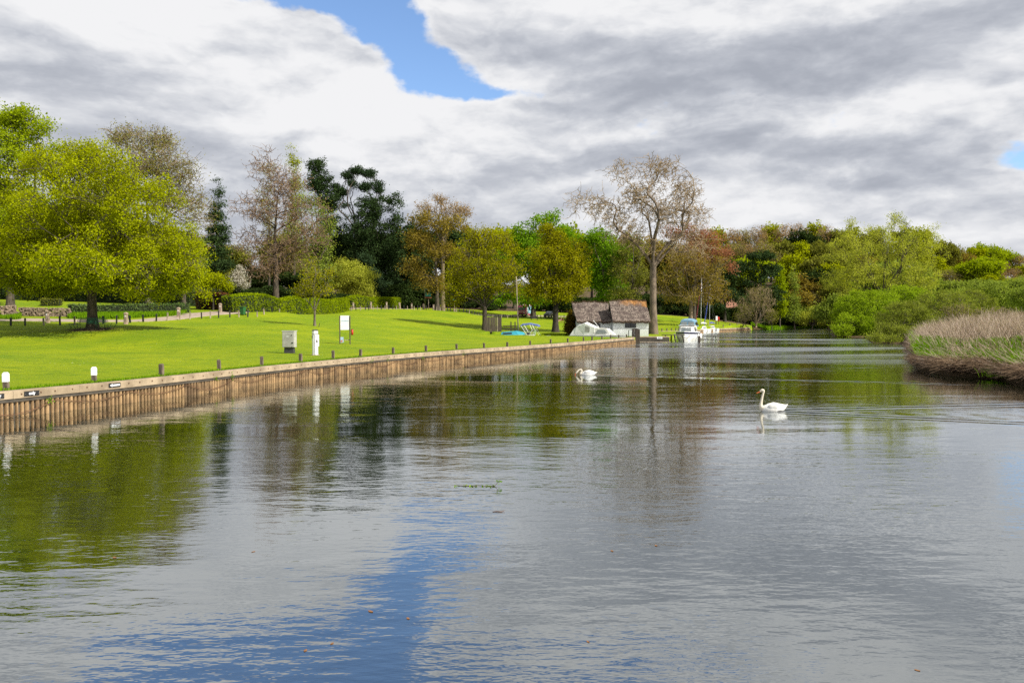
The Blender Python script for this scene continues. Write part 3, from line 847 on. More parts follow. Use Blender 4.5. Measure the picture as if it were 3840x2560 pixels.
for i, (u, vb, vt) in enumerate([(18, 1464, 1401), (350, 1434, 1379)]):
    p, d, n = qpoint(u, out=-.55 if i else -.50)
    o = empty('capped_mooring_post', (p[0], p[1], G(p[0], p[1])), math.atan2(d[1], d[0]) + .5, ['white topped mooring post on the grass at the far left edge', 'white topped mooring post on the grass behind the arrow sign'][i], 'post', 'white topped mooring posts')
    hh = (.56, .54)[i]
    post_obj(.145, hh * .52, seed=i).build('shaft', M['post'], o)
    w = .078
    MB().loft([[(-w, -w, hh * .50), (w, -w, hh * .50), (w, w, hh * .50), (-w, w, hh * .50)], [(-w, -w, hh - .03), (w, -w, hh - .03), (w, w, hh - .03), (-w, w, hh - .03)], [(-w * .6, -w * .6, hh + .03), (w * .6, -w * .6, hh + .03), (w * .6, w * .6, hh + .03), (-w * .6, w * .6, hh + .03)]]).build('white_cap', M['white'], o)
for i, (u, vb, vt) in enumerate(PX):
    p, d, n = qpoint(u, out=-.5)
    z = G(p[0], p[1]); o = first if i == 0 else first.copy()
    if i: COL.objects.link(o)
    hpx = (vb - vt) / FPX * p[1]
    o.location = (p[0], p[1], z); o.scale = (rngp.uniform(.88, 1.05), rngp.uniform(.88, 1.05), max(.9, min(1.25, hpx / .52)))
    o.rotation_euler = (rngp.uniform(-.03, .03), rngp.uniform(-.04, .04), math.atan2(d[1], d[0]) + rngp.uniform(.1, .4))
    tag(o, 'plain weathered wooden post beside the quay edge, %s from the left' % ordn(i + 1), 'post', 'plain mooring posts along the quay')
# big piles and ladder rail at the quay corner
cpt = gz(2384, 1287, 0.0)
o = empty('dock_pile', (cpt.x, cpt.y, 0), 0, 'tall dark pair of timber piles standing in the water at the quay corner', 'piles')
for k, (dx_, w, h) in enumerate(((-.32, .30, 1.80), (.06, .34, 1.86), (.38, .24, 1.75))):
    mb = MB(); mb.box((dx_, 0.02 * k, h / 2 - .3), (w, .34, h + .6), bev=.02); mb.build('pile', M['brown'], o)
lp = gz(2366, 1262, 0.84)
o = empty('ladder_rail', (lp.x, lp.y, G(lp.x, lp.y)), 0, 'grey steel ladder handrail behind the quay corner piles', 'handrail')
MB().tube([(-.28, 0, 0), (-.28, 0, .92), (.12, 0, .92), (.42, -.3, .1)], .045, 8).build('rail', M['darkgrey'], o)
# ------------------------------------------------------------------ lawn furniture
def at_ground(u, d): return ground_at(u, d)
b0 = at_ground(1085, 50.0)
o = empty('utility_cabinet', b0, R(-6), 'pale grey metal cabinet on a dark plinth on the lawn', 'cabinet')
MB().box((0, 0, .17), (.62, .30, .40), top=.92).build('plinth', M['darkgrey'], o)
MB().box((0, 0, .88), (.78, .42, 1.02), bev=.012).build('housing', M['cabgrey'], o)
MB().box((-.01, -.215, .87), (.72, .018, .95), bev=.006).build('door', M['cabgrey'], o)
MB().box((.27, -.235, .66), (.10, .03, .05)).build('latch', M['black'], o)
MB().box((.22, -.23, 1.13), (.05, .02, .06), ry=.4).build('handle', M['black'], o)
MB().box((.22, -.23, .42), (.03, .02, .03)).build('lock', M['black'], o)
MB().box((-.04, -.226, 1.05), (.16, .003, .035)).build('label_plate', M['white'], o)
MB().box((.0, 0, 1.40), (.84, .48, .03), top=.96).build('lid', M['cabgrey'], o)
b0 = at_ground(1181, 48.0)
o = empty('power_pedestal', b0, R(28), 'tall white electricity pedestal with black bands beside the grey cabinet', 'power pedestal')
pd = MB()
def octo(s, z, sy=None): sy = sy or s; c = s * .42; return [(-s + c, -sy, z), (s - c, -sy, z), (s, -sy + c, z), (s, sy - c, z), (s - c, sy, z), (-s + c, sy, z), (-s, sy - c, z), (-s, -sy + c, z)]
pd.loft([octo(.155, -.05), octo(.155, 1.24)]); pd.build('column', M['white'], o)
MB().loft([octo(.165, 1.242), octo(.165, 1.265)]).build('band', M['black'], o)
MB().loft([octo(.158, 1.267), octo(.158, 1.46)]).build('lamp_head', M['white2'], o)
MB().loft([octo(.168, 1.462), octo(.168, 1.50), octo(.10, 1.53)]).build('cap', M['darkgrey'], o)
MB().box((-.06, -.163, .62), (.022, .012, 1.2)).build('seam', M['black'], o)
for z_, h_ in ((1.14, .16), (.78, .52)): MB().box((.185, 0, z_), (.06, .19, h_), bev=.01).build('socket_cover', M['white'], o)
MB().box((.07, -.16, .84), (.075, .02, .17)).build('meter', M['darkgrey'], o)
for x_ in (.08, .0): MB().box((x_, -.16, 1.12), (.04, .02, .04)).build('switch', M['darkgrey'], o)
MB().box((-.17, 0, 1.1), (.03, .14, .14)).build('hose_hook', M['darkgrey'], o)
MB().box((0, 0, .0), (.44, .44, .05), bev=.01).build('foot', M['postpale'], o)
b0 = at_ground(1293, 62.0)
o = empty('notice_board', b0, R(12), 'tall white notice board between two grey posts with a red tube at its side', 'notice board')
for x in (-.385, .385): MB().box((x, 0, 1.05), (.085, .20, 2.28), bev=.008).build('post', M['screen'], o)
MB().box((0, -.03, 1.66), (.68, .06, 1.10), bev=.006).build('panel', M['white'], o)
t = MB(); rg = np.random.default_rng(2)
for k in range(11): t.box((0, -.0625, 2.05 - k * .075), (.54 * rg.uniform(.75, 1), .002, .010))
t.build('text_lines', M['alu'], o)
for z_, w_, h_ in ((2.14, .36, .03), (1.80, .56, .09)): MB().box((0, -.0625, z_), (w_, .002, h_)).build('heading', paint('pale_blue_print', (.50, .66, .74), .6), o)
t = MB(); t.box((-.22, -.04, .34), (.24, .02, .42)); t.build('poster', paint('poster_blue', (.45, .60, .78), .6), o)
MB().box((-.25, -.052, .24), (.14, .003, .12)).build('poster_picture', M['orange'], o)
MB().box((.1, 0, .32), (.5, .03, .05)).build('crossbar', M['postpale'], o)
rt = MB(); rt.tube([(.56, 0, .70), (.56, 0, 1.14)], .085, 14); rt.build('throw_line_tube', M['red'], o)
MB().tube([(.56, 0, 1.141), (.56, 0, 1.17)], .09, 14).build('tube_lid', M['darkgrey'], o)
for z_ in (1.03, .79): MB().box((.46, 0, z_), (.10, .03, .03)).build('bracket', M['darkgrey'], o)
b0 = at_ground(1197, 84.0)
o = MB().box((0, 0, .18), (.06, .05, .42), rz=.4, ry=.15).build('stake', M['brown'], loc=b0); tag(o, 'short dark stake leaning in the grass beside the sapling', 'stake')

# ------------------------------------------------------------------ posts along the lawn's top edge
VP = [(40, 1223, 0), (94, 1219, 0), (164, 1219, 1), (225, 1218, 0), (280, 1218, 1), (387, 1212, 0), (437, 1214, 0), (488, 1209, 0), (537, 1208, 0), (586, 1204, 0), (628, 1202, 1), (674, 1200, 1), (712, 1196, 1), (756, 1192, 0), (789, 1191, 1), (820, 1191, 0),
      (862, 1190, 0), (896, 1190, 1), (929, 1189, 0), (965, 1189, 1), (990, 1187, 1), (1021, 1184, 0), (1048, 1179, 1), (1075, 1177, 1), (1103, 1173, 1), (1114, 1172, 0), (1129, 1171, 0), (1145, 1172, 1), (1170, 1172, 0), (1188, 1170, 1), (1205, 1170, 0), (1226, 1169, 1),
      (1282, 1166, 1), (1300, 1165, 0), (1317, 1164, 1), (1335, 1163, 0), (1352, 1162, 1), (1370, 1162, 0), (1383, 1162, 0), (1400, 1161, 1), (1415, 1161, 1), (1430, 1161, 0), (1444, 1161, 1), (1458, 1161, 0), (1473, 1160, 0), (1486, 1160, 1), (1515, 1160, 0), (1528, 1160, 1),
      (1553, 1161, 1), (1566, 1161, 0), (1577, 1161, 1), (1599, 1161, 0), (1637, 1162, 1), (1650, 1163, 1), (1665, 1164, 1), (1678, 1165, 0), (1690, 1165, 0), (1712, 1167, 1), (1722, 1168, 0), (1739, 1171, 0), (1750, 1174, 0), (1759, 1176, 1), (1769, 1180, 0), (1780, 1182, 0), (1790, 1184, 0), (1800, 1187, 0), (1812, 1189, 1)]
VP += [(u, 1192, k % 3 == 0) for k, u in enumerate((1847, 1858, 1869, 1880, 1889, 1896, 1903, 1913, 1923, 1950, 1962, 1990, 2001, 2014, 2028, 2040, 2048, 2062, 2115, 2128))]
DU = [(-100, 72), (40, 73), (280, 74), (437, 76), (586, 82), (674, 86), (820, 90), (965, 95), (1048, 105), (1103, 118), (1170, 135), (1282, 145), (1370, 147), (1473, 155), (1625, 160), (1740, 165), (1790, 168), (1850, 172), (2000, 179), (2140, 178)]
def d_of(u): return float(np.interp(u, [a for a, b in DU], [b for a, b in DU]))
bp_ = post_obj(.14, .80, seed=8).build('verge_post', M['black']); gp_ = post_obj(.14, .80, seed=9).build('verge_post', M['postpale'])
used = {0: False, 1: False}
for i, (u, v, g) in enumerate(VP):
    g = int(g); src = gp_ if g else bp_
    o = src if not used[g] else src.copy()
    if used[g]: COL.objects.link(o)
    used[g] = True
    p = at_ground(u, d_of(u)); o.location = p
    o.rotation_euler = (rngp.uniform(-.05, .05), rngp.uniform(-.07, .07), rngp.uniform(0, .8)); o.scale = (1, 1, rngp.uniform(.88, 1.08))
    tag(o, '%s wooden post in the row edging the lawn, %s from the left' % ('bare grey' if g else 'black', ordn(i + 1)), 'post', 'verge posts around the lawn')
# stone pillars
SP = [(180, 62, 47, 2.5), (472, 75.5, 45, 0), (670, 89, 38, 1), (827, 97, 35, 0), (965, 104, 33, 0), (1070, 111, 31, 0), (1157, 125, 31, 0), (1245, 142, 28, 0), (1325, 152, 26, 0), (1391, 156, 26, 0), (1450, 160, 25, 0), (1500, 163, 24, 4), (1544, 165, 23, 0), (1588, 168, 23, 0), (1626, 168, 22, 0), (1704, 172, 17, 0)]
def pillar():
    o = empty('stone_pillar', (0, 0, 0))
    s = MB()
    q = lambda w, z: [(-w + .06, -w, z), (w - .06, -w, z), (w, -w + .06, z), (w, w - .06, z), (w - .06, w, z), (-w + .06, w, z), (-w, w - .06, z), (-w, -w + .06, z)]
    s.loft([q(.19, -.3), q(.175, .2), q(.155, .98)]); s.build('shaft', M['stone'], o)
    s = MB(); s.loft([q(.185, .985), q(.185, 1.10), q(.08, 1.20)]); s.build('capstone', M['stone'], o)
    MB().box((0, -.163, .82), (.10, .012, .13)).build('number_plate', M['white'], o)
    return o
p0_ = pillar()
for i, (u, d, hp, lean) in enumerate(SP):
    o = p0_ if i == 0 else copy_tree(p0_)
    if i == 0: d = 77; hp = 46
    o.location = at_ground(u, d); hh = hp / FPX * d
    o.scale = (1, 1, hh / 1.2); o.rotation_euler = (0, R(-5) if i in (0, 11) else rngp.uniform(-.02, .02), rngp.uniform(-.2, .3))
    lab = 'squat pinkish stone pillar beside the road, %s from the left' % ordn(i + 1)
    if i == 0: lab = 'leaning stone pillar in front of the low flint wall'
    tag(o, lab, 'pillar', 'stone pillars lining the road')

# ------------------------------------------------------------------ road, low wall, verge
def drape(pts, w0, w1, name, mat, lift=0.05, z_edge=0.0):
    P = resample(pts, 1.5); N = normals(P)
    V, F = [], []
    offs = np.linspace(-w0, w1, 7)
    for i in range(len(P)):
        X = P[i, 0] + N[i, 0] * offs; Y = P[i, 1] + N[i, 1] * offs; Z = Gr(X, Y) + lift
        Z[0] -= .2; Z[-1] -= .2
        V += list(zip(X, Y, Z))
    for i in range(len(P) - 1):
        for k in range(6): F.append([i * 7 + k, i * 7 + k + 1, (i + 1) * 7 + k + 1, (i + 1) * 7 + k])
    mb = MB(); mb.add(V, F, 0, True)
    return mb.build(name, mat)
RD = [(-350, 76.5), (-100, 77.5), (60, 79.5), (200, 80.0), (350, 80.0), (520, 81.5), (650, 88), (800, 96), (900, 100.5), (1000, 105.5), (1070, 113), (1130, 128), (1200, 147), (1330, 158), (1450, 163), (1640, 169), (1760, 175), (1850, 180), (2000, 186), (2150, 186), (2300, 184)]
rp = [at_ground(u, d) for u, d in RD]
tag(drape([(p.x, p.y) for p in rp], 2.0, 2.0, 'road', M['road']), kind='structure')
dp = [at_ground(u, d) for u, d in ((700, 93), (790, 96), (850, 98), (880, 101))]
tag(drape([(p.x, p.y) for p in dp], 2.0, 3.0, 'driveway', M['road'], .058), kind='structure')
def rough_wall(us, h, name, label, thick=.45, seed=0):
    rng = np.random.default_rng(seed)
    P = resample([(at_ground(u, d).x, at_ground(u, d).y) for u, d in us], .30); N = normals(P); Z = Gr(P[:, 0], P[:, 1])
    mb = MB(); n = len(P)
    for k in range(int(n)):
        i = min(k, n - 1)
        nl = int(h / .17) + 1
        for l in range(nl):
            w = rng.uniform(.2, .36); hh = rng.uniform(.11, .17)
            c = (P[i, 0] + rng.uniform(-.1, .1), P[i, 1] + rng.uniform(-.04, .04), Z[i] + l * .155 + .05)
            mb.box(c, (w, thick * rng.uniform(.85, 1.1), hh), rz=math.atan2(N[i, 0], -N[i, 1]) + rng.uniform(-.15, .15), bev=.02, rx=rng.uniform(-.1, .1))
    o = empty(name, (P[0, 0], P[0, 1], Z[0]), 0, label, 'wall')
    mb.build('stonework', M['flint'], o, (-P[0, 0], -P[0, 1], -Z[0]))
    return o
rough_wall([(78, 84), (150, 84), (225, 84.5), (262, 84.5)], 1.0, 'flint_wall', 'low flint garden wall behind the leaning pillar', seed=1)
rough_wall([(-160, 80), (-60, 80), (20, 81), (58, 83)], 1.25, 'flint_wall', 'low flint wall with weeds at the far left edge', seed=2)

# ------------------------------------------------------------------ foliage masses
def foliage_box(P, w, h, name, label, leaf, cat='hedge', dens=70, lsize=.16, seed=0, z0=0.0, bulge=.12, core='leaf_dark', group=None, hvar=.12, skirt=True):
    """clipped or loose hedge along points P (x, y): solid twiggy core with a thick coat of leaves"""
    rng = np.random.default_rng(seed)
    P = resample(P, .5); N = normals(P); Z = Gr(P[:, 0], P[:, 1]) + z0; n = len(P)
    hv = h * (1 + hvar * (np.interp(np.arange(n), np.arange(0, n + 6, 6), rng.uniform(-1, 1, len(np.arange(0, n + 6, 6))))))
    S_ = n * .5
    ntop = int(S_ * w * dens); nside = int(S_ * h * dens)
    pts = []
    for kind, cnt in (('t', ntop), ('f', nside), ('b', nside // 3)):
        i = rng.uniform(0, n - 1.01, cnt); k = i.astype(int); f = i - k
        c = P[k] * (1 - f[:, None]) + P[k + 1] * f[:, None]; nn = N[k]; z = Z[k] * (1 - f) + Z[k + 1] * f; hh = hv[k] * (1 - f) + hv[k + 1] * f
        if kind == 't': off = rng.uniform(-w / 2, w / 2, cnt); zz = hh * (1 - .10 * (2 * off / w) ** 4)
        else: off = (w / 2 if kind == 'f' else -w / 2) * np.ones(cnt); zz = rng.uniform(0, 1, cnt) ** .9 * hh; off = off * (1 - .12 * (zz / hh) ** 3)
        lump = np.sin(c[:, 0] * 2.1 + zz * 2.7) * np.cos(c[:, 1] * 1.7 - zz * 1.9)
        off = off + np.sign(off) * (lump * bulge + rng.normal(size=cnt) * .06)
        zz = zz + (rng.normal(size=cnt) * .07 + lump * bulge * .5 if kind == 't' else 0)
        pts.append(np.stack([c[:, 0] + nn[:, 0] * off, c[:, 1] + nn[:, 1] * off, z + zz], 1))
    # ends
    for e, s in ((0, 1), (n - 1, -1)):
        cnt = int(w * h * dens); off = rng.uniform(-w / 2, w / 2, cnt); zz = rng.uniform(0, 1, cnt) * hv[e]
        t = np.array([-N[e, 1], N[e, 0]]) * (-s)
        pts.append(np.stack([P[e, 0] + N[e, 0] * off - 0 * t[0] + rng.normal(size=cnt) * .1, P[e, 1] + N[e, 1] * off + rng.normal(size=cnt) * .1, Z[e] + zz], 1))
    pts = np.concatenate(pts)
    lv = leaves(pts, lsize, rng, .3)
    o = empty(name, (P[0, 0], P[0, 1], Z[0]), 0, label, cat, group)
    back = (-P[0, 0], -P[0, 1], -Z[0])
    link_mesh('leaves', np_mesh('leaves', lv[0], lv[1], rng.uniform(0, 1, len(pts)) * .7 + .3 * (np.sin(pts[:, 0] * .9 + pts[:, 1] * .5) * .5 + .5)), LEAF[leaf], o, back)
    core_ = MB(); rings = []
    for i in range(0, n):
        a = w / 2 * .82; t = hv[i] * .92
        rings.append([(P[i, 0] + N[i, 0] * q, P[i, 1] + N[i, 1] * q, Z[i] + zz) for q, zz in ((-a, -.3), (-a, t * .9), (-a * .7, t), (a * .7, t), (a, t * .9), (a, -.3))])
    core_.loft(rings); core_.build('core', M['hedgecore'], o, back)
    return o
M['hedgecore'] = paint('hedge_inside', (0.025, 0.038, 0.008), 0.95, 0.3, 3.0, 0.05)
def gxy(lst): return [(at_ground(u, d).x, at_ground(u, d).y) for u, d in lst]
foliage_box(gxy([(852, 97.5), (900, 99), (1000, 104), (1100, 112), (1180, 122), (1260, 138), (1290, 146)]), 2.2, 2.15, 'clipped_hedge', 'long clipped bright green hedge behind the wheelie bin', 'hedge', dens=75, lsize=.19, seed=11)
foliage_box(gxy([(1302, 158), (1360, 163), (1430, 172), (1485, 182)]), 2.4, 2.3, 'clipped_hedge', 'shorter clipped hedge that tapers to the dark wood behind the pillars', 'hedge', dens=50, lsize=.26, seed=12)
foliage_box(gxy([(742, 103), (790, 104), (846, 103)]), 1.8, 2.1, 'beech_hedge', 'clipped copper beech hedge beside the driveway', 'copper', dens=80, lsize=.17, seed=13, hvar=.05)
foliage_box(gxy([(262, 86.5), (350, 88), (450, 90), (560, 92), (640, 94), (700, 97)]), 1.5, 1.05, 'ivy_wall', 'low wall smothered in ivy behind the big oak', 'ivy', 'ivy covered wall', dens=80, lsize=.17, seed=14, hvar=.15)
foliage_box(gxy([(-250, 112), (0, 110), (200, 110), (420, 112), (650, 116), (800, 122)]), 4.0, 3.4, 'dark_hedge', 'tall dark evergreen hedge behind the garden lawn on the left', 'dark', dens=22, lsize=.36, seed=15, hvar=.2, bulge=.4)
foliage_box(gxy([(160, 97), (230, 97.5)]), 1.6, .8, 'heather_mound', 'low brown heather mound on the garden lawn', 'olive', 'shrub', dens=70, lsize=.16, seed=16)
# weeds and rough grass on the verge and the foot of the walls
def tufts(name, pts, h, rng, leaf, kind='stuff', w=.03, lean=.35, straw=None):
    """blades as narrow bent quads"""
    n = len(pts)
    hh = h * rng.uniform(.5, 1.15, n)
    d = rng.normal(size=(n, 2)); d /= np.linalg.norm(d, axis=1, keepdims=True)
    l = lean * rng.uniform(0.1, 1, n) * hh
    a = rng.uniform(0, 3.14, n); s = np.stack([np.cos(a), np.sin(a)], 1) * (w * .5)
    b = pts; m = b + np.concatenate([d * (l * .35)[:, None], (hh * .6)[:, None]], 1); t = b + np.concatenate([d * l[:, None], hh[:, None]], 1)
    z0 = np.zeros((n, 1)); sv = np.concatenate([s, z0], 1)
    V = np.stack([b - sv, b + sv, m + sv * .8, m - sv * .8, t + sv * .15, t - sv * .15], 1).reshape(-1, 3)
    i = np.arange(n)[:, None] * 6
    Q = np.concatenate([i + np.array([[0, 1, 2, 3]]), i + np.array([[3, 2, 4, 5]])], 1).reshape(-1, 4)
    o = link_mesh(name, np_mesh(name, V, Q, np.repeat(rng.uniform(0, 1, n), 2)), LEAF[leaf])
    if kind: tag(o, kind=kind)
    return o
rg = np.random.default_rng(21)
def band(us, lo, hi, n, rng):
    """random ground points between distances lo(u) and hi(u)"""
    u = rng.uniform(us[0], us[-1], n); a = np.interp(u, us, lo); b = np.interp(u, us, hi); d = a + (b - a) * rng.uniform(0, 1, n)
    x = (u - 1920) / FPX * d; z = Gr(x, d)
    return np.stack([x, d, z], 1)
o = tufts('verge_grass', np.concatenate([band([255, 450, 640, 700], [82.3, 84, 90.5, 95], [87, 89.5, 94, 97], 16000, rg), band([-200, 60, 80], [79, 79, 80], [80.5, 83, 84], 6000, rg), band([845, 1000, 1100], [100, 106.5, 113], [104, 109, 116], 9000, rg)]), .42, rg, 'grass', w=.07)
tag(o, 'rough long grass along the foot of the garden walls', 'grass')
p = band([-40, 500, 1000, 1700, 2370], [0] * 5, [0] * 5, 10, rg)
Lq = resample(QL, .02); Nq = normals(Lq); k = rg.integers(0, len(Lq), 26000); off = -.31 - rg.uniform(0, 1, 26000) ** 2 * .35
pq = np.stack([Lq[k, 0] + Nq[k, 0] * off, Lq[k, 1] + Nq[k, 1] * off], 1); pq = np.concatenate([pq, Gr(pq[:, 0], pq[:, 1])[:, None]], 1)
o = tufts('edge_grass', pq, .11, rg, 'grass', w=.022, lean=.6); tag(o, 'fringe of grass blades along the back of the quay cap', 'grass')
# small plants growing from the piling
for i, (u, v) in enumerate([(180, 1497), (807, 1418), (868, 1410), (1390, 1352), (1452, 1347), (1585, 1341), (1738, 1325)]):
    p, d, n = qpoint(u, out=.03); zz = gp(u, v, p[1]).z
    o = empty('wall_weed', (p[0], p[1], zz), 0, 'small green weed sprouting from the quay piling, %s from the left' % ordn(i + 1), 'weed', 'weeds on the quay face')
    c = rg.normal(size=(46, 3)) * np.array([.07, .07, .07]); lv = leaves(c, .06, rg, .5)
    link_mesh('leaves', np_mesh('leaves', lv[0], lv[1], rg.uniform(0, 1, 46)), LEAF['green'], o)
# green wheelie bin
b0 = at_ground(911, 95.6)
o = empty('wheelie_bin', b0, R(-12), 'green plastic wheelie bin in front of the clipped hedge', 'bin')
MB().box((0, 0, .50), (.48, .56, .86), bev=.03).build('body', M['bin'], o)
bd = o.children[0].data
for v in bd.vertices:
    f = .82 + .18 * ((v.co.z - .07) / .86); v.co.x *= f * 1.12; v.co.y *= f * 1.12
MB().box((0, -.02, .965), (.62, .70, .06), bev=.02).build('lid', M['bin'], o); MB().box((0, .35, .92), (.5, .07, .06)).build('handle', M['bin'], o)
for s in (-1, 1): MB().tube([(s * .21, .24, .1), (s * .28, .24, .1)], .10, 14).build('wheel', M['tyre'], o)
# tree bench around the big oak
OAKD = 68.0
ob = at_ground(347, OAKD)
o = empty('tree_bench', ob, R(8), 'dark green metal bench ringing the trunk of the big oak', 'bench')
ns = 6
for k in range(ns):
    a = 2 * math.pi * (k + .5) / ns
    seat = MB(); back = MB()
    def arc(r, z, w=.045, t=.02, mb=None, dr=.5):
        h2 = math.pi / ns * .94; rr = r / math.cos(math.pi / ns)
        p1 = Vector((rr * math.cos(a - h2), rr * math.sin(a - h2), z)); p2 = Vector((rr * math.cos(a + h2), rr * math.sin(a + h2), z))
        mb.box((p1 + p2) / 2, ((p2 - p1).length, w, t), rz=math.atan2((p2 - p1).y, (p2 - p1).x))
    for q in range(5): arc(1.10 + q * .11, .44, .085, .025, seat)
    for q in range(5): arc(.98 - q * .025, .54 + q * .085, .03, .06, back)
    seat.build('seat', M['greenb'], o); back.build('backrest', M['greenb'], o)
    a2 = 2 * math.pi * k / ns; c, s_ = math.cos(a2), math.sin(a2)
    fr = MB(); e = 1.10
    fr.tube([(1.75 * e * c, 1.75 * e * s_, .43), (1.15 * e * c, 1.15 * e * s_, .43), (1.0 * e * c, 1.0 * e * s_, .92)], .022, 6)
    fr.tube([(1.74 * e * c, 1.74 * e * s_, .43), (1.5 * e * c, 1.5 * e * s_, .0)], .02, 6); fr.tube([(1.12 * e * c, 1.12 * e * s_, .43), (1.08 * e * c, 1.08 * e * s_, 0)], .02, 6)
    fr.build('leg', M['greenb'], o)
# ------------------------------------------------------------------ trees and shrubs placed one by one
def tree(name, label, u, d, lobes, bark='brown', leaf='oak', tr=.35, forkv=None, topv=None, seed=1, dr=.9, group=None, cat='tree', lowv=None, base=None, djit=.15, sink=.15, twigbark=None, **kw):
    """lobes in picture units (u, v, ru, rv[, distance offset]) at distance d, turned into metres"""
    b = base or at_ground(u, d); b = Vector(b); b.z -= sink
    rng = np.random.default_rng(seed + 1000)
    L = []
    for l in lobes:
        dd = (l[4] if len(l) > 4 else rng.uniform(-djit, djit) * l[2] / FPX * d)
        p = gp(l[0], l[1], d + dd); m = (d + dd) / FPX
        L.append((p.x - b.x, p.y - b.y, p.z - b.z, l[2] * m, l[2] * m * dr, l[3] * m))
    top = max(l[2] + l[5] for l in L)
    fz = (gp(u, forkv, d).z - b.z) if forkv else top * .28
    tz = (gp(u, topv, d).z - b.z) if topv else top * .93
    cx = np.mean([l[0] for l in L]); cy = np.mean([l[1] for l in L])
    fk = (cx * .12, cy * .12, fz); tp = (cx * .5, cy * .5, tz)
    kw.setdefault('zmin', None)
    if lowv: kw['zmin'] = gp(u, lowv, d).z - b.z
    r = tree_meshes(L, (0, 0, 0), fk, tp, tr, seed=seed, **kw)
    return make_tree(name, label, b, *r, bark, leaf, twigbark, group, cat, twig_in_crown=kw.get('bare', False))
# --- the big oak on the left
tree('oak_tree', 'huge spreading yellow-green oak ringed by a bench on the left lawn', 347, OAKD,
     [(360, 760, 330, 250, -2), (200, 850, 230, 230), (540, 850, 210, 220), (660, 980, 140, 130), (350, 1000, 330, 120, -3), (110, 1000, 170, 130), (350, 620, 180, 120), (730, 1060, 85, 95), (20, 900, 120, 170), (600, 1085, 170, 65), (130, 640, 120, 90), (170, 1075, 150, 55), (320, 1030, 240, 85, -2.5), (60, 1020, 160, 90, -2)],
     'brown', 'oak', .42, forkv=1085, seed=4, ncl=560, per=9, crad=1.05, kleaf=28, lsize=.155, K=9, leafspread=.33, shell=.40, lowv=1150, rmin=.024, tintclump=.45, dr=1.05, asp=.7)
tree('maple_tree', 'bright lime green tree rising behind the big oak at the left edge', 40, 92,
     [(20, 560, 170, 150), (90, 470, 90, 80), (-60, 470, 120, 100), (60, 440, 90, 60), (200, 590, 70, 90), (40, 760, 220, 220), (-160, 700, 170, 220), (165, 480, 50, 50)], 'brown', 'lime', .4, forkv=1000, seed=7,
     ncl=330, per=8, crad=1.1, kleaf=18, lsize=.25, leafspread=.40, K=7, shell=.5)
# --- budding tree behind the oak
tree('budding_beech', 'tall beech with bare brown twigs and fresh buds rising behind the big oak', 560, 104,
     [(560, 620, 190, 130), (640, 740, 150, 160), (470, 520, 120, 70), (600, 530, 110, 80), (730, 800, 80, 130), (640, 980, 180, 140), (420, 720, 160, 160), (700, 640, 80, 80)], 'grey', 'budg', .42, forkv=1000, topv=470, seed=8,
     ncl=220, per=32, crad=2.4, kleaf=4, lsize=.18, leafspread=.45, K=14, mode='leader', bare=True, rmin=.030, twigbark='twig', shell=.65)
tree('leafing_tree', 'yellow-green tree low behind the right side of the big oak', 690, 112,
     [(700, 900, 90, 90), (640, 1000, 140, 110), (740, 1010, 60, 80)], 'brown', 'sallow', .3, seed=9, ncl=60, per=8, crad=1.1, kleaf=9, lsize=.26)
def conifer_lobes(u, vt, vb, w, n=7, p=1.0, jit=.1, seed=0):
    r = np.random.default_rng(seed); L = []
    for i in range(n):
        t = (i + .6) / n; rad = w * t ** p
        L.append((u + r.uniform(-jit, jit) * rad, vt + (vb - vt) * t, rad, max((vb - vt) / n * .85, rad * .35)))
    return L
tree('spruce_tree', 'narrow dark spruce standing between the big oak and the tall bare beech', 812, 124, conifer_lobes(815, 650, 1010, 80, 8, .75), 'dark', 'pine', .28, forkv=1060, topv=650, seed=10,
     ncl=170, per=6, crad=.9, kleaf=12, lsize=.34, mode='leader', K=20, asp=.35, droop=(0, 0, -.3), shell=.6, leafspread=.3)
# --- the tall beech
tree('tall_beech', 'tallest bare beech with reddish brown twigs behind the clipped hedge', 1035, 128,
     [(1000, 640, 75, 100), (1060, 700, 130, 130), (960, 780, 130, 130), (1110, 800, 150, 130), (930, 900, 90, 110), (1080, 930, 180, 120), (1170, 870, 90, 100), (990, 1000, 120, 70), (985, 570, 35, 45), (1200, 790, 60, 80)], 'brown', 'bud', .58, forkv=1000, topv=560, seed=12,
     ncl=170, per=36, crad=3.0, kleaf=1, lsize=.16, leafspread=.4, K=26, mode='leader', bare=True, rmin=.034, shell=.8, wob=.09, twigbark='twigr')
tree('lime_tree', 'fresh lime green foliage mixed into the right side of the tall bare beech', 1180, 136,
     [(1180, 800, 85, 90), (1140, 900, 100, 110), (1220, 880, 70, 110), (1200, 1000, 110, 90), (1130, 760, 50, 50)], 'brown', 'sallow', .35, forkv=1080, seed=13, ncl=130, per=8, crad=1.1, kleaf=6, lsize=.26, leafspread=.5)
tree('poplar_tree', 'slim yellow-green poplar top showing just right of the tall beech', 1108, 172, [(1108, 640, 26, 90), (1112, 740, 36, 110), (1100, 880, 45, 130), (1096, 590, 16, 50)], 'brown', 'oak', .3, topv=550, seed=14, mode='leader', K=22, ncl=90, per=8, crad=1.0, kleaf=9, lsize=.30, up=.1)
tree('poplar_tree', 'yellow-topped poplar standing inside the crown of the tall beech', 1010, 168, [(1008, 640, 42, 95), (1000, 780, 55, 140), (1015, 920, 60, 140)], 'brown', 'budg', .3, topv=540, seed=15, mode='leader', K=22, ncl=80, per=8, crad=1.2, kleaf=6, lsize=.28, up=.1)
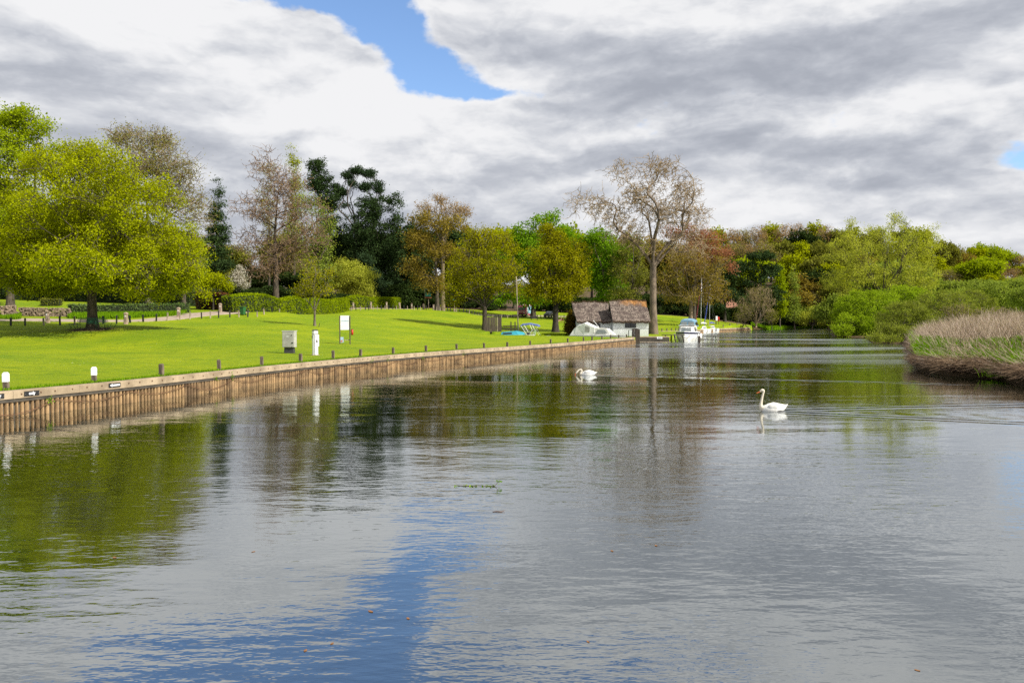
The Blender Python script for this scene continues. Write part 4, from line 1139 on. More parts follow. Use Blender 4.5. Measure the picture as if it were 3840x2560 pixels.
# --- dark pines
tree('dark_pine', 'tall dark green pine just right of the tall beech', 1190, 205, [(1180, 625, 45, 50), (1200, 690, 62, 60), (1225, 760, 70, 60), (1250, 830, 62, 60), (1270, 720, 30, 40), (1230, 900, 60, 70), (1280, 900, 60, 60), (1270, 980, 80, 70)], 'dark', 'pine', .4, forkv=1000, topv=600, seed=16, mode='leader', K=18,
     ncl=230, per=7, crad=1.4, kleaf=14, lsize=.52, leafspread=.45, asp=.4, tintclump=.5)
tree('umbrella_pine', 'open crowned pine with sky showing between its dark foliage pads', 1335, 206, [(1300, 660, 32, 26), (1345, 640, 38, 26), (1390, 650, 36, 28), (1420, 700, 26, 34), (1290, 720, 22, 20), (1370, 700, 34, 22), (1405, 760, 26, 26), (1350, 745, 18, 16), (1290, 770, 20, 18), (1320, 690, 22, 18), (1262, 700, 20, 30), (1425, 740, 20, 30)], 'brown', 'yew', .42, forkv=850, seed=17, K=5,
     ncl=110, per=7, crad=1.1, kleaf=15, lsize=.46, leafspread=.40, asp=.4, tintclump=.5, power=.42, flat=.5)
tree('dense_pine', 'broad dense dark pine right of the open crowned one', 1430, 199, [(1345, 930, 60, 80), (1335, 1020, 66, 70), (1400, 1000, 90, 80), (1400, 790, 80, 70), (1470, 760, 48, 50), (1380, 880, 95, 80), (1470, 860, 60, 80), (1440, 960, 90, 80), (1500, 830, 24, 36), (1340, 850, 50, 50), (1500, 940, 40, 60), (1400, 1040, 70, 60), (1455, 1060, 80, 60)], 'dark', 'pine', .5, forkv=1060, topv=730, seed=18, mode='leader', K=18,
     ncl=400, per=7, crad=1.45, kleaf=14, lsize=.54, leafspread=.48, asp=.4, tintclump=.55)
tree('drooping_conifer', 'dark blue-green conifer sloping down to the end of the hedge', 1430, 190, [(1375, 975, 35, 40), (1390, 1030, 60, 45), (1415, 1080, 75, 50), (1435, 1125, 75, 40)], 'dark', 'yew', .3, seed=19, mode='leader', K=14, ncl=170, per=7, crad=1.4, kleaf=12, lsize=.46, droop=(0, 0, -1), asp=.4)
tree('weeping_willow', 'pale yellow-green weeping willow bulging above the hedge', 1335, 186, [(1300, 1010, 62, 55), (1350, 1050, 75, 60), (1370, 1100, 60, 45), (1290, 1080, 70, 55)], 'brown', 'willow', .3, forkv=1060, seed=20, K=7, ncl=200, per=8, crad=1.25, kleaf=16, lsize=.46, leafspread=.48, droop=(0, 0, -1.3), asp=.25, up=-.1)
tree('blossom_tree', 'small rounded tree covered in white blossom left of the hedge', 900, 108, [(898, 1035, 38, 50), (900, 1060, 42, 38)], 'dark', 'blossom', .14, seed=21, K=5, ncl=60, per=8, crad=.55, kleaf=10, lsize=.16, leafspread=.2)
tree('young_tree', 'small bright yellow-green tree between the big oak and the blossom', 800, 101, [(800, 1055, 62, 42), (848, 1075, 30, 34), (760, 1070, 30, 30)], 'dark', 'oak', .10, forkv=1095, seed=22, K=4, ncl=70, per=7, crad=.6, kleaf=12, lsize=.2, leafspread=.25)
# --- sapling on the lawn
tree('sapling', 'slender young tree with sparse golden leaves standing alone on the lawn', 1180, 85, [(1170, 1050, 60, 75), (1200, 1090, 60, 45), (1130, 1090, 50, 34), (1230, 1030, 40, 55), (1165, 985, 28, 35)], 'grey', 'gold', .13, forkv=1165, seed=23, K=6, ncl=95, per=7, crad=.8, kleaf=5, lsize=.15, leafspread=.24, rmin=.014, bare=False, sink=0.1)
# --- ochre oak group
tree('ochre_oak', 'tall brown and ochre oak with a half bare top above the dark hollow', 1640, 166, [(1600, 830, 90, 50), (1680, 850, 90, 60), (1560, 900, 80, 50), (1640, 940, 110, 60), (1720, 960, 70, 60), (1560, 1000, 70, 50), (1620, 1060, 100, 50)], 'brown', 'bronze', .5, forkv=1080, topv=790, seed=24, mode='leader', K=16, ncl=260, per=8, crad=1.3, kleaf=7, lsize=.34, leafspread=.5)
tree('ochre_oak', 'half bare golden-brown crown poking above the ochre oak', 1660, 178, [(1650, 745, 42, 38), (1700, 790, 80, 45), (1600, 780, 60, 40), (1750, 800, 36, 30)], 'twig', 'bud', .42, forkv=900, topv=760, seed=25, K=9, ncl=120, per=8, crad=1.3, kleaf=3, lsize=.26, bare=True, rmin=.03)
tree('dark_fir', 'dark fir showing behind the ochre oak', 1590, 192, conifer_lobes(1580, 800, 1100, 80, 6, .7, seed=1) + [(1690, 900, 60, 80), (1540, 860, 40, 50)], 'dark', 'pine', .4, seed=26, mode='leader', K=14, ncl=140, per=6, crad=1.6, kleaf=10, lsize=.55)
# --- two round oaks before the boathouse
tree('golden_oak', 'round golden-green oak with many rising limbs behind the board screen', 1818, 116, [(1790, 960, 110, 100), (1860, 920, 90, 80), (1720, 1040, 85, 90), (1900, 1010, 90, 100), (1800, 1070, 140, 70), (1690, 1110, 60, 50), (1930, 1090, 50, 60), (1800, 880, 60, 45)], 'brown', 'gold', .36, forkv=1150, seed=27, K=10,
     ncl=250, per=8, crad=1.15, kleaf=12, lsize=.21, leafspread=.36, shell=.42, rmin=.028)
tree('golden_oak', 'round golden-green oak with a clear trunk left of the boathouse', 2083, 117, [(2080, 900, 70, 65), (2040, 980, 90, 90), (2140, 960, 90, 90), (2180, 1050, 65, 80), (2010, 1080, 60, 70), (2100, 1080, 110, 70), (2060, 860, 40, 30)], 'dark', 'gold', .44, forkv=1150, seed=28, K=8,
     ncl=250, per=8, crad=1.15, kleaf=18, lsize=.22, leafspread=.34, shell=.5, rmin=.024)
tree('chestnut_tree', 'bright green chestnut showing above and between the two golden oaks', 2000, 176, [(2050, 830, 90, 55), (1960, 880, 70, 60), (2110, 890, 70, 60), (2020, 960, 110, 90), (1900, 1000, 80, 80), (1930, 1110, 90, 60), (2010, 1110, 90, 60)], 'brown', 'green', .5, forkv=1080, seed=29, K=8, ncl=220, per=7, crad=1.5, kleaf=12, lsize=.46, leafspread=.5)
tree('chestnut_tree', 'vivid green tree left of the big bare plane tree', 2260, 172, [(2250, 900, 70, 55), (2290, 960, 80, 80), (2230, 1020, 80, 80), (2290, 1080, 90, 80), (2190, 920, 50, 50)], 'brown', 'green', .45, forkv=1120, seed=30, K=8, ncl=200, per=7, crad=1.4, kleaf=12, lsize=.44, leafspread=.48)
tree('olive_tree', 'loose olive-brown tree behind the boathouse roof', 2370, 166, [(2370, 920, 70, 70), (2330, 1010, 70, 80), (2400, 1050, 80, 90), (2340, 1110, 90, 50)], 'brown', 'olive', .35, seed=31, K=7, ncl=150, per=8, crad=1.3, kleaf=6, lsize=.32)
# --- the big plane tree
tree('plane_tree', 'great bare plane tree with a forked mottled trunk beside the boathouse', 2450, 116,
     [(2470, 640, 110, 95), (2340, 650, 60, 75), (2560, 720, 90, 90), (2400, 740, 120, 90), (2500, 800, 150, 80), (2260, 780, 90, 65), (2190, 760, 45, 35), (2330, 840, 90, 50), (2610, 800, 50, 70), (2600, 860, 60, 50), (2370, 880, 80, 55), (2530, 900, 90, 55), (2600, 920, 60, 40), (2290, 850, 50, 40), (2440, 930, 60, 40)],
     'plane', 'bud', .52, forkv=985, topv=580, seed=33, K=5, mode='spread', ncl=190, per=40, crad=3.2, kleaf=1, lsize=.11, leafspread=.3, bare=True, rmin=.030, shell=.85, wob=.13, power=.45, cf=(.4, .62), twigbark='pale')
tree('red_maple', 'tree flushed with red and orange leaves right of the plane trunk', 2600, 178, [(2560, 870, 85, 50), (2640, 905, 100, 65), (2700, 950, 60, 55), (2590, 970, 110, 70), (2745, 1000, 34, 36)], 'brown', 'red', .45, forkv=1100, seed=34, K=9, ncl=230, per=8, crad=1.3, kleaf=7, lsize=.30, leafspread=.5)
tree('tawny_tree', 'wide tawny brown tree with drooping twigs behind the moored boats', 2590, 166, [(2560, 970, 90, 80), (2650, 1020, 100, 90), (2500, 1060, 90, 80), (2590, 1110, 130, 50), (2700, 1100, 60, 50)], 'twig', 'bronze', .45, forkv=1120, seed=35, K=10, ncl=260, per=8, crad=1.3, kleaf=6, lsize=.30, bare=True, rmin=.03)
tree('scots_pine', 'dark pine with a straight trunk in front of the brick house', 2718, 205, [(2710, 960, 34, 26), (2735, 1010, 44, 34), (2700, 1060, 44, 34), (2740, 1110, 50, 34), (2690, 1150, 40, 30)], 'dark', 'pine', .42, topv=930, seed=36, K=12, mode='leader', ncl=90, per=6, crad=1.1, kleaf=12, lsize=.44, flat=.5)
tree('scots_pine', 'spreading dark pine right of the brick house', 2850, 215, [(2850, 960, 60, 30), (2800, 1000, 50, 34), (2890, 1010, 55, 40), (2840, 1060, 70, 50), (2810, 1120, 60, 60), (2900, 1120, 60, 60)], 'brown', 'pine', .45, topv=940, seed=37, K=12, mode='leader', ncl=150, per=6, crad=1.3, kleaf=12, lsize=.5, flat=.55)
tree('bare_shrub_tree', 'round bare multi-stemmed tree on the far bank beyond the quay end', 2835, 196, [(2830, 1110, 60, 60), (2860, 1130, 60, 70), (2790, 1150, 42, 60), (2890, 1180, 32, 40)], 'pale', 'budg', .22, forkv=1215, seed=38, K=14, ncl=230, per=7, crad=1.0, kleaf=2, lsize=.15, bare=True, rmin=.024, shell=.6)
tree('bare_shrub_tree', 'low dusky shrub at the left foot of the round bare tree', 2790, 194, [(2790, 1170, 38, 48), (2770, 1190, 28, 30)], 'twig', 'olive', .14, forkv=1222, seed=39, K=9, ncl=70, per=7, crad=.8, kleaf=3, lsize=.17, bare=True, rmin=.022)
tree('birch_tree', 'upright bright green birch behind the round bare tree', 2925, 226, conifer_lobes(2925, 985, 1180, 36, 6, .5, seed=3), 'brown', 'lime', .25, topv=975, seed=40, mode='leader', K=16, ncl=110, per=7, crad=1.0, kleaf=12, lsize=.42)
tree('larch_tree', 'thin olive larch right of the bright birch', 2980, 228, conifer_lobes(2978, 990, 1200, 30, 6, .5, seed=4), 'brown', 'sallow', .22, topv=970, seed=41, mode='leader', K=16, ncl=80, per=7, crad=1.0, kleaf=6, lsize=.38)
tree('bank_shrub', 'light green sprawling shrub on the far bank', 3045, 228, [(3060, 1175, 42, 34), (3090, 1200, 34, 30), (3020, 1190, 32, 36)], 'brown', 'willow', .2, forkv=1222, seed=42, K=8, ncl=110, per=7, crad=.9, kleaf=10, lsize=.30)
tree('bank_shrub', 'dark thin shrub on the far bank under the larch', 2895, 214, [(2893, 1185, 30, 34)], 'dark', 'olive', .12, forkv=1222, seed=43, K=6, ncl=45, per=6, crad=.8, kleaf=5, lsize=.26)
tree('goat_willow', 'great spreading pale green willow with spiky top shoots on the far bank', 3310, 182,
     [(3200, 960, 130, 100), (3340, 920, 130, 110), (3450, 960, 100, 100), (3280, 1030, 200, 80), (3160, 1060, 90, 70), (3440, 1050, 110, 70), (3190, 840, 28, 60), (3350, 820, 30, 60), (3500, 900, 60, 80), (3170, 900, 50, 60)], 'brown', 'willow', .5, forkv=1110, seed=44, K=11, ncl=520, per=8, crad=1.15, kleaf=8, lsize=.34, leafspread=.42, shell=.55, droop=(0, 0, .6), asp=.4)
tree('goat_willow', 'bare topped willow shoots rising above the pale green willow', 3360, 190, [(3355, 830, 40, 50), (3400, 840, 22, 60), (3300, 860, 34, 34), (3410, 900, 50, 60)], 'brown', 'sallow', .35, forkv=1050, seed=45, K=7, ncl=60, per=7, crad=1.3, kleaf=3, lsize=.28)
# --- bushes overhanging the right side of the river
def bush(name, label, u, d, lobes, leaf, seed, ncl, lsize, kleaf=14, crad=.7, per=8, leafspread=.28, bark='brown', tr=.12, K=14, base=None, **kw):
    b = base or at_ground(u, d)
    kw.setdefault('shell', .38)
    return tree(name, label, u, d, lobes, bark, leaf, tr, forkv=None, seed=seed, K=K, ncl=ncl, per=per, crad=crad, kleaf=kleaf, lsize=lsize, leafspread=leafspread, cat='bush', base=b, sink=.3, **kw)
bush('river_bush', 'bright green rounded bush hanging over the water in front of the willow', 3260, 140, [(3255, 1172, 138, 92, -2), (3380, 1150, 130, 88, 6), (3200, 1215, 82, 50, -6), (3160, 1235, 44, 30, -8), (3290, 1225, 90, 42, -7)], 'riverb', 50, 620, .24, leafspread=.30, crad=.75, shell=.22)
bush('river_bush', 'dull olive green bush overhanging the river in front of the bright green one', 3470, 108, [(3400, 1200, 120, 82, -1), (3540, 1170, 130, 92, 4), (3330, 1240, 66, 44, -6), (3285, 1266, 50, 22, -10), (3350, 1272, 50, 20, -10), (3420, 1248, 80, 36, -8), (3640, 1150, 100, 70, 8)], 'osier', 51, 760, .16, leafspread=.24, crad=.58, kleaf=13, shell=.22)
bush('river_bush', 'soft grey-green sallow bush behind the dry reeds', 3700, 150, [(3700, 1095, 95, 60, 0), (3760, 1130, 110, 50, 0), (3620, 1130, 60, 40, -6), (3840, 1080, 90, 50, 0), (3900, 1120, 80, 60, 0)], 'sallow', 52, 420, .28, leafspread=.36, crad=.9, kleaf=12)
bush('river_bush', 'soft green sallow bush at the right edge behind the dry reeds', 3880, 128, [(3860, 1120, 80, 55, 0), (3960, 1110, 100, 70, 0)], 'sallow', 53, 220, .24, leafspread=.34, crad=.8)
bush('brown_thicket', 'brown leafless thicket between the olive bush and the dry reeds', 3610, 96, [(3590, 1170, 70, 50, 0), (3680, 1180, 80, 46, 0), (3760, 1170, 70, 40, 3)], 'budg', 54, 150, .12, kleaf=2, bark='twig', bare=True, rmin=.014, tr=.08, crad=.7)
tree('golden_conifer', 'bushy bronze-brown conical conifer left of the boathouse', 2141, 112, conifer_lobes(2141, 1165, 1245, 34, 5, .55, seed=6), 'dark', 'conifer', .15, topv=1160, forkv=1240, seed=60, mode='leader', K=14, ncl=230, per=7, crad=.42, kleaf=12, lsize=.15, leafspread=.16, up=.6, base=None)

# ------------------------------------------------------------------ wood on the far hill and behind: copies of a few kinds
def proto(name, h, w, bark, leaf, seed, bare=False, low=.25, **kw):
    rng = np.random.default_rng(seed)
    L = []
    for i in range(7):
        a = rng.uniform(0, 6.28); r = w * rng.uniform(.1, .5)
        z = h * rng.uniform(low + .15, .82)
        L.append((math.cos(a) * r, math.sin(a) * r, z, w * rng.uniform(.38, .55), w * rng.uniform(.38, .55), h * rng.uniform(.14, .22)))
    L.append((0, 0, h * .78, w * .5, w * .5, h * .2))
    k = dict(ncl=150, per=7, crad=w * .13, kleaf=10 if not bare else 2, lsize=.55 if not bare else .3, leafspread=.5, K=8, rmin=.035, bare=bare, mode='leader', shell=.45)
    k.update(kw)
    r = tree_meshes(L, (0, 0, 0), (0, 0, h * low), (0, 0, h * .92), .4, seed=seed, **k)
    return make_tree(name, None, (0, 0, -200), *r, bark, leaf, 'twig' if bare else None, None, 'tree', twig_in_crown=bare)
PR = dict(
    bareA=proto('bare_tree', 17, 7.5, 'twig', 'bud', 70, True, ncl=210), bareB=proto('bare_tree', 15, 8, 'twig', 'budg', 71, True, ncl=200, kleaf=4),
    gold=proto('yellow_green_tree', 15, 7.5, 'brown', 'oak', 72, kleaf=7), olive=proto('olive_green_tree', 14, 7.5, 'brown', 'olive', 73, kleaf=11), lime=proto('lime_green_tree', 13, 7.5, 'brown', 'lime', 74, kleaf=10),
    dark=proto('dark_evergreen', 14, 7.5, 'dark', 'dark', 75, kleaf=13, low=.08), tawny=proto('tawny_tree', 14, 7.5, 'brown', 'bronze', 76, kleaf=6),
    shrub=proto('dark_shrub', 7, 8.5, 'dark', 'dark', 77, kleaf=14, low=.0, lsize=.45), gshrub=proto('green_shrub', 5, 6, 'brown', 'sallow', 78, kleaf=12, low=.0, lsize=.38))
DESC = dict(bareA='leafless grey-brown tree', bareB='thinly budding brown tree', gold='yellow-green tree', olive='dull olive tree', lime='fresh lime green tree', dark='dark evergreen', tawny='tawny brown tree', shrub='dark evergreen shrub', gshrub='loose mid green shrub')
HEI = dict(bareA=17, bareB=15, gold=15, olive=14, lime=13, dark=14, tawny=14, shrub=7, gshrub=5)
CNT = {}
rgt = np.random.default_rng(99)
def put(kind, u, d, topv, where, group, wid=1.0):
    g = at_ground(u, d); top = gp(u, topv, d).z; hh = max(3.0, top - g.z + .3) 
    s = hh / (HEI[kind] * .97)
    CNT.setdefault((kind, where), []).append((u, d, s, g, wid, group))
HILL = [('gold', 2690, 300, 850), ('bareA', 2740, 300, 850), ('bareB', 2790, 305, 845), ('bareA', 2840, 300, 838), ('gold', 2890, 310, 838), ('bareA', 2940, 300, 832), ('bareA', 2990, 305, 828), ('dark', 3010, 290, 868), ('gold', 3045, 312, 832), ('bareA', 3085, 300, 836), ('olive', 3130, 300, 860), ('gold', 3200, 310, 850), ('olive', 3270, 300, 860), ('gold', 3400, 305, 850), ('gold', 3450, 300, 850),
        ('olive', 3540, 300, 900), ('tawny', 3590, 310, 932), ('gold', 3640, 320, 925), ('lime', 3700, 320, 915), ('lime', 3760, 325, 930), ('bareA', 3700, 300, 960), ('bareA', 3760, 290, 975), ('bareA', 3830, 320, 950), ('olive', 3880, 300, 960), ('bareA', 3800, 285, 1000), ('gold', 3850, 290, 990),
        ('bareB', 2740, 275, 900), ('bareA', 2800, 270, 905), ('bareB', 2860, 270, 895), ('olive', 2930, 272, 900), ('gold', 3010, 270, 905), ('olive', 3080, 270, 900), ('olive', 3150, 262, 930), ('tawny', 3230, 265, 940), ('gold', 3520, 262, 960), ('gold', 3600, 255, 990), ('lime', 3660, 250, 965), ('bareB', 3560, 250, 1000), ('olive', 3730, 250, 1030), ('gold', 3720, 235, 1030), ('gold', 3780, 235, 1040), ('bareB', 3850, 240, 1020),
        ('olive', 2700, 248, 960), ('lime', 2790, 246, 960), ('gold', 2960, 248, 950), ('olive', 3040, 245, 960), ('dark', 3060, 240, 1010), ('gold', 3110, 240, 985), ('tawny', 3000, 238, 1020), ('olive', 3130, 232, 1060), ('bareB', 3060, 235, 1090), ('gshrub', 2990, 236, 1130), ('gshrub', 3110, 236, 1140)]
for k, u, d, v in HILL: put(k, u, d, v, 'far', 'trees on the far hillside')
BACK = [('olive', -260, 140, 640), ('dark', -420, 135, 760), ('gold', -600, 130, 700), ('dark', -800, 125, 800), ('olive', -1050, 120, 720), ('dark', -1350, 110, 800), ('olive', -1700, 105, 780), ('olive', 860, 190, 920), ('bareB', 900, 200, 900), ('dark', 940, 180, 1000), ('dark', 1000, 175, 1020), ('olive', 1050, 200, 880), ('bareB', 1110, 190, 900), ('dark', 1080, 172, 1020), ('dark', 1160, 202, 960), ('dark', 1240, 212, 900), ('dark', 1310, 217, 880), ('dark', 1400, 222, 860), ('dark', 1480, 227, 880), ('dark', 1530, 227, 860), ('dark', 1560, 222, 950), ('dark', 1500, 220, 1010), ('dark', 1610, 230, 870), ('dark', 1680, 210, 860), ('olive', 1740, 212, 850), ('dark', 1800, 214, 900),
        ('olive', -50, 150, 620), ('dark', 60, 150, 780), ('dark', 200, 155, 780), ('olive', 330, 158, 720), ('dark', 460, 155, 800), ('dark', 560, 150, 840), ('dark', 660, 150, 860), ('dark', 760, 155, 950), ('tawny', 720, 165, 860),
        ('gold', 1870, 215, 850), ('lime', 1930, 218, 860), ('olive', 2010, 220, 860), ('lime', 2090, 220, 850), ('olive', 2160, 222, 880), ('olive', 2220, 222, 880), ('tawny', 2300, 222, 880), ('olive', 2360, 225, 870), ('tawny', 2420, 230, 880), ('olive', 2480, 230, 900), ('dark', 2540, 235, 940), ('tawny', 2600, 240, 880), ('dark', 2660, 235, 960), ('gold', 2640, 260, 880)]
for k, u, d, v in BACK: put(k, u, d, v, 'wood', 'trees of the wood behind the park')
for k, (u, d, v) in enumerate([(880, 150, 1070), (960, 148, 1080), (1030, 150, 1070), (1110, 155, 1080), (1190, 158, 1075), (1500, 188, 1070), (1540, 190, 1060), (1580, 194, 1065), (1620, 196, 1060), (1665, 198, 1060), (1710, 200, 1070), (1760, 200, 1080), (1810, 202, 1090), (1860, 204, 1110), (1830, 196, 1130), (2010, 204, 1110), (2050, 206, 1110), (2100, 204, 1110), (2150, 204, 1110), (2200, 204, 1120),
                               (2250, 206, 1110), (2310, 208, 1100), (2370, 208, 1100), (2430, 212, 1100), (2480, 214, 1105), (2530, 218, 1110), (2580, 220, 1115), (2640, 222, 1130), (2760, 226, 1150), (2700, 212, 1165), (2640, 208, 1165), (2660, 228, 1140), (2700, 232, 1150), (2820, 228, 1130), (2880, 230, 1120), (2940, 236, 1170), (1450, 186, 1110), (1280, 168, 1100), (1215, 160, 1090)]):
    put('shrub', u, d, v, 'understorey', 'dark shrubs under the trees', 1.0)
for u, d, v in [(3020, 250, 1060), (3100, 250, 1070), (3180, 245, 1060), (3260, 245, 1050), (3340, 245, 1050), (3420, 240, 1050), (3500, 235, 1050), (3570, 232, 1060), (3640, 230, 1060), (3710, 228, 1060), (3790, 226, 1060), (3860, 226, 1060), (3140, 200, 1110), (3230, 198, 1110), (3330, 196, 1110), (3430, 194, 1110), (3530, 190, 1100), (3600, 186, 1090), (3300, 215, 1000), (3370, 215, 990), (3440, 215, 1000)]:
    put('gshrub', u, d, v, 'scrub', 'green scrub beyond the right bank', 1.0)
WH = dict(far='on the far hillside', wood='in the wood behind the park', understorey='under the trees beyond the lawn', scrub='behind the riverside bushes')
usedp = set()
for (kind, where), items in CNT.items():
    items.sort(key=lambda t: t[0])
    for i, (u, d, s, g, wid, grp) in enumerate(items):
        src = PR[kind]
        if kind in usedp: o = copy_tree(src)
        else: o = src; usedp.add(kind)
        sw = min(max(s, .75), 1.25) if kind != 'shrub' else max(.55, min(1.1, s * 1.1))
        o.location = (g.x, g.y, g.z - .3); o.rotation_euler = (0, 0, rgt.uniform(0, 6.28)); o.scale = (sw * rgt.uniform(.9, 1.1), sw * rgt.uniform(.9, 1.1), s)
        tag(o, '%s %s, %s from the left' % (DESC[kind], WH[where], ordn(i + 1)), 'shrub' if 'shrub' in kind else 'tree', grp)
for k, o in PR.items():
    if k not in usedp:
        for c in list(o.children): bpy.data.objects.remove(c)
        bpy.data.objects.remove(o)

# ------------------------------------------------------------------ dry reeds and grass on the right bank
def stalks(pts, L, lean_dir, lean, rng, r=.012, seg=3, curve=.4, drop=0.0):
    """thin bent 3-sided stems; lean_dir (n,2), lean fraction, returns V,Q"""
    n = len(pts)
    d = np.concatenate([lean_dir * lean[:, None], np.ones((n, 1))], 1); d = unit(d)
    out = []
    p = pts.copy(); Ls = (L / seg)[:, None]; rr = r * rng.uniform(.6, 1.3, n)
    for s in range(seg):
        q = p + d * Ls
        out.append(frusta(p, q, rr * (1 - s / seg * .6), rr * (1 - (s + 1) / seg * .6), 3))
        p = q
        d = unit(d + np.concatenate([lean_dir * (curve * rng.uniform(.2, 1, n))[:, None], (-drop * rng.uniform(.3, 1.2, n))[:, None]], 1) + rng.normal(size=(n, 3)) * .08)
    V, Q = merge(out)
    return V, Q
def bank_points(n, rng, amax, lo, hi, amin=.47, pw_=1.0):
    a = rng.uniform(amin, amax, n); y0 = shore_y(a)
    y = y0 + lo + (hi - lo) * rng.uniform(0, 1, n) ** pw_
    x = a * y; z = Gr(x, y)
    return np.stack([x, y, z], 1), a, y - y0
rgr = np.random.default_rng(31)
# upright pale reeds further back on the bank
n = 26000
x = rgr.uniform(26, 66, n); y = rgr.uniform(40, 92, n)
ok = (x / y > .49) & (x / y < .80) & (y > shore_y(x / y) + 3.6 + 2.0 * np.sin(x * .9) * np.sin(y * .7))
x, y = x[ok], y[ok]; pts = np.stack([x, y, Gr(x, y)], 1); n = len(pts)
nn_ = np.sin(x * .5) * np.cos(y * .37)
ang = rgr.uniform(0, 6.28, n); ld = np.stack([np.cos(ang), np.sin(ang)], 1); ld = unit(ld + np.array([-.35, -.1]))
edge_d = y - shore_y(x / y)
Lr = (1.0 + 1.3 * np.clip((edge_d - 3) / 9, 0, 1)) * rgr.uniform(.6, 1.15, n) + nn_ * .35
us = x / y * FPX + 1920
pv_ = np.interp(us, [3380, 3408, 3472, 3523, 3587, 3650, 3720, 3840, 4000], [1275, 1252, 1200, 1190, 1158, 1148, 1138, 1126, 1118])
lim = H + (1190 - pv_) / FPX * y - pts[:, 2] + (rgr.uniform(0, 1, n) ** 1.5) * -1.1 + .15
Lr = np.minimum(Lr, lim); ok = Lr > .25
x, y, pts, Lr, ld = x[ok], y[ok], pts[ok], Lr[ok], ld[ok]; n = len(x)
V, Q = stalks(pts, Lr, ld, rgr.uniform(.02, .95, n), rgr, r=.013, curve=.35)
o = link_mesh('dry_reeds', np_mesh('dry_reeds', V, Q, np.tile(np.repeat(rgr.uniform(0, 1, n), 3), 3)), LEAF['straw'])
tag(o, 'pale dry reeds standing thickly on the right bank', 'reeds', kind='stuff')
# tangled stems leaning outwards along the water's edge
def edge_stalks(name, label, n, lo, hi, L0, L1, leaf, lean0, lean1, drop, r, seed, amin=.50, amax=.9, zup=0.0):
    rg = np.random.default_rng(seed)
    pts, a, e = bank_points(n, rg, amax, lo, hi, amin)
    kk = np.sin(pts[:, 0] * 2.3 + 1) * np.sin(pts[:, 1] * 1.7) + rg.normal(size=n) * .6 > -.45; pts, a, e = pts[kk], a[kk], e[kk]; n = len(a)
    # outward direction = down the gradient of the shore
    eps = .004; y1 = shore_y(a + eps); y0 = shore_y(a - eps)
    t = np.stack([(a + eps) * y1 - (a - eps) * y0, y1 - y0], 1); t = unit(t); nrm = np.stack([t[:, 1], -t[:, 0]], 1)
    nrm = np.where((nrm * np.stack([-pts[:, 0], -pts[:, 1]], 1)).sum(1)[:, None] < 0, -nrm, nrm)
    ld = unit(nrm + rg.normal(size=(n, 2)) * .75 + np.array([-.35, 0]))
    pts[:, 2] += zup * rg.uniform(0, 1, n)
    us = pts[:, 0] / pts[:, 1] * FPX + 1920
    LL = rg.uniform(L0, L1, n) * np.interp(us, [3390, 3480, 3600], [.45, .75, 1.0])
    V, Q = stalks(pts, LL, ld, rg.uniform(lean0, lean1, n), rg, r=r, curve=.5, drop=drop)
    o = link_mesh(name, np_mesh(name, V, Q, np.tile(np.repeat(rg.uniform(0, 1, n), 3), 3)), LEAF[leaf])
    tag(o, label, 'reeds', kind='stuff')
edge_stalks('fallen_reeds', 'dark tangled fallen stems drooping over the water edge', 13000, -.2, 2.0, .6, 1.7, 'strawd', .8, 3.0, .38, .014, 41, zup=.35)
edge_stalks('leaning_reeds', 'pale stems leaning out from the bank over the tangle', 8000, .6, 6.5, .7, 1.9, 'straw', .3, 2.4, .18, .013, 42)
edge_stalks('tall_stems', 'scattered taller dark dead stems among the reeds', 700, 2.5, 16, 1.4, 2.4, 'strawd', .0, .35, .02, .014, 47, amin=.53)
# green growth between the stems
rgg = np.random.default_rng(44)
pts, a, e = bank_points(90000, rgg, .95, .8, 11, .50, 1.2)
m = (np.sin(pts[:, 0] * 1.3) * np.sin(pts[:, 1] * .9 + 1) + rgg.normal(size=len(pts)) * .5 > -.1)
o = tufts('bank_grass', pts[m], .85, rgg, 'grass', w=.05, lean=.8); tag(o, 'green grass growing among the dry reeds on the right bank', 'grass')
# big green tussocks at the right edge
for i, (u, d, s) in enumerate([(3790, 46, 1.0), (3835, 42, 1.1), (3760, 41.5, .7), (3850, 50, 1.2)]):
    c = at_ground(u, d); n = 3800
    r = np.abs(rgg.normal(size=n)) * .42 * s; an = rgg.uniform(0, 6.28, n)
    p = np.stack([c.x + r * np.cos(an), c.y + r * np.sin(an), np.full(n, c.z - .05) + np.exp(-(r / .5) ** 2) * .28 * s], 1)
    o = tufts('grass_tussock', p, .62 * s, rgg, 'green' if i % 2 == 0 else 'grass', kind=None, w=.03, lean=1.1)
    o['label'] = 'bright green grass tussock at the right edge of the bank, %s from the left' % ordn([2, 3, 1, 4][i]); o['category'] = 'grass tussock'; o['group'] = 'grass tussocks on the right bank'
# low growth on the far natural bank
pts = band([2818, 2950, 3110], [206, 229, 232], [214, 238, 240], 9000, rgg)
o = tufts('far_bank_grass', pts, .75, rgg, 'grass', w=.2, lean=.5); tag(o, 'rank green grass on the far bank below the shrubs', 'grass')
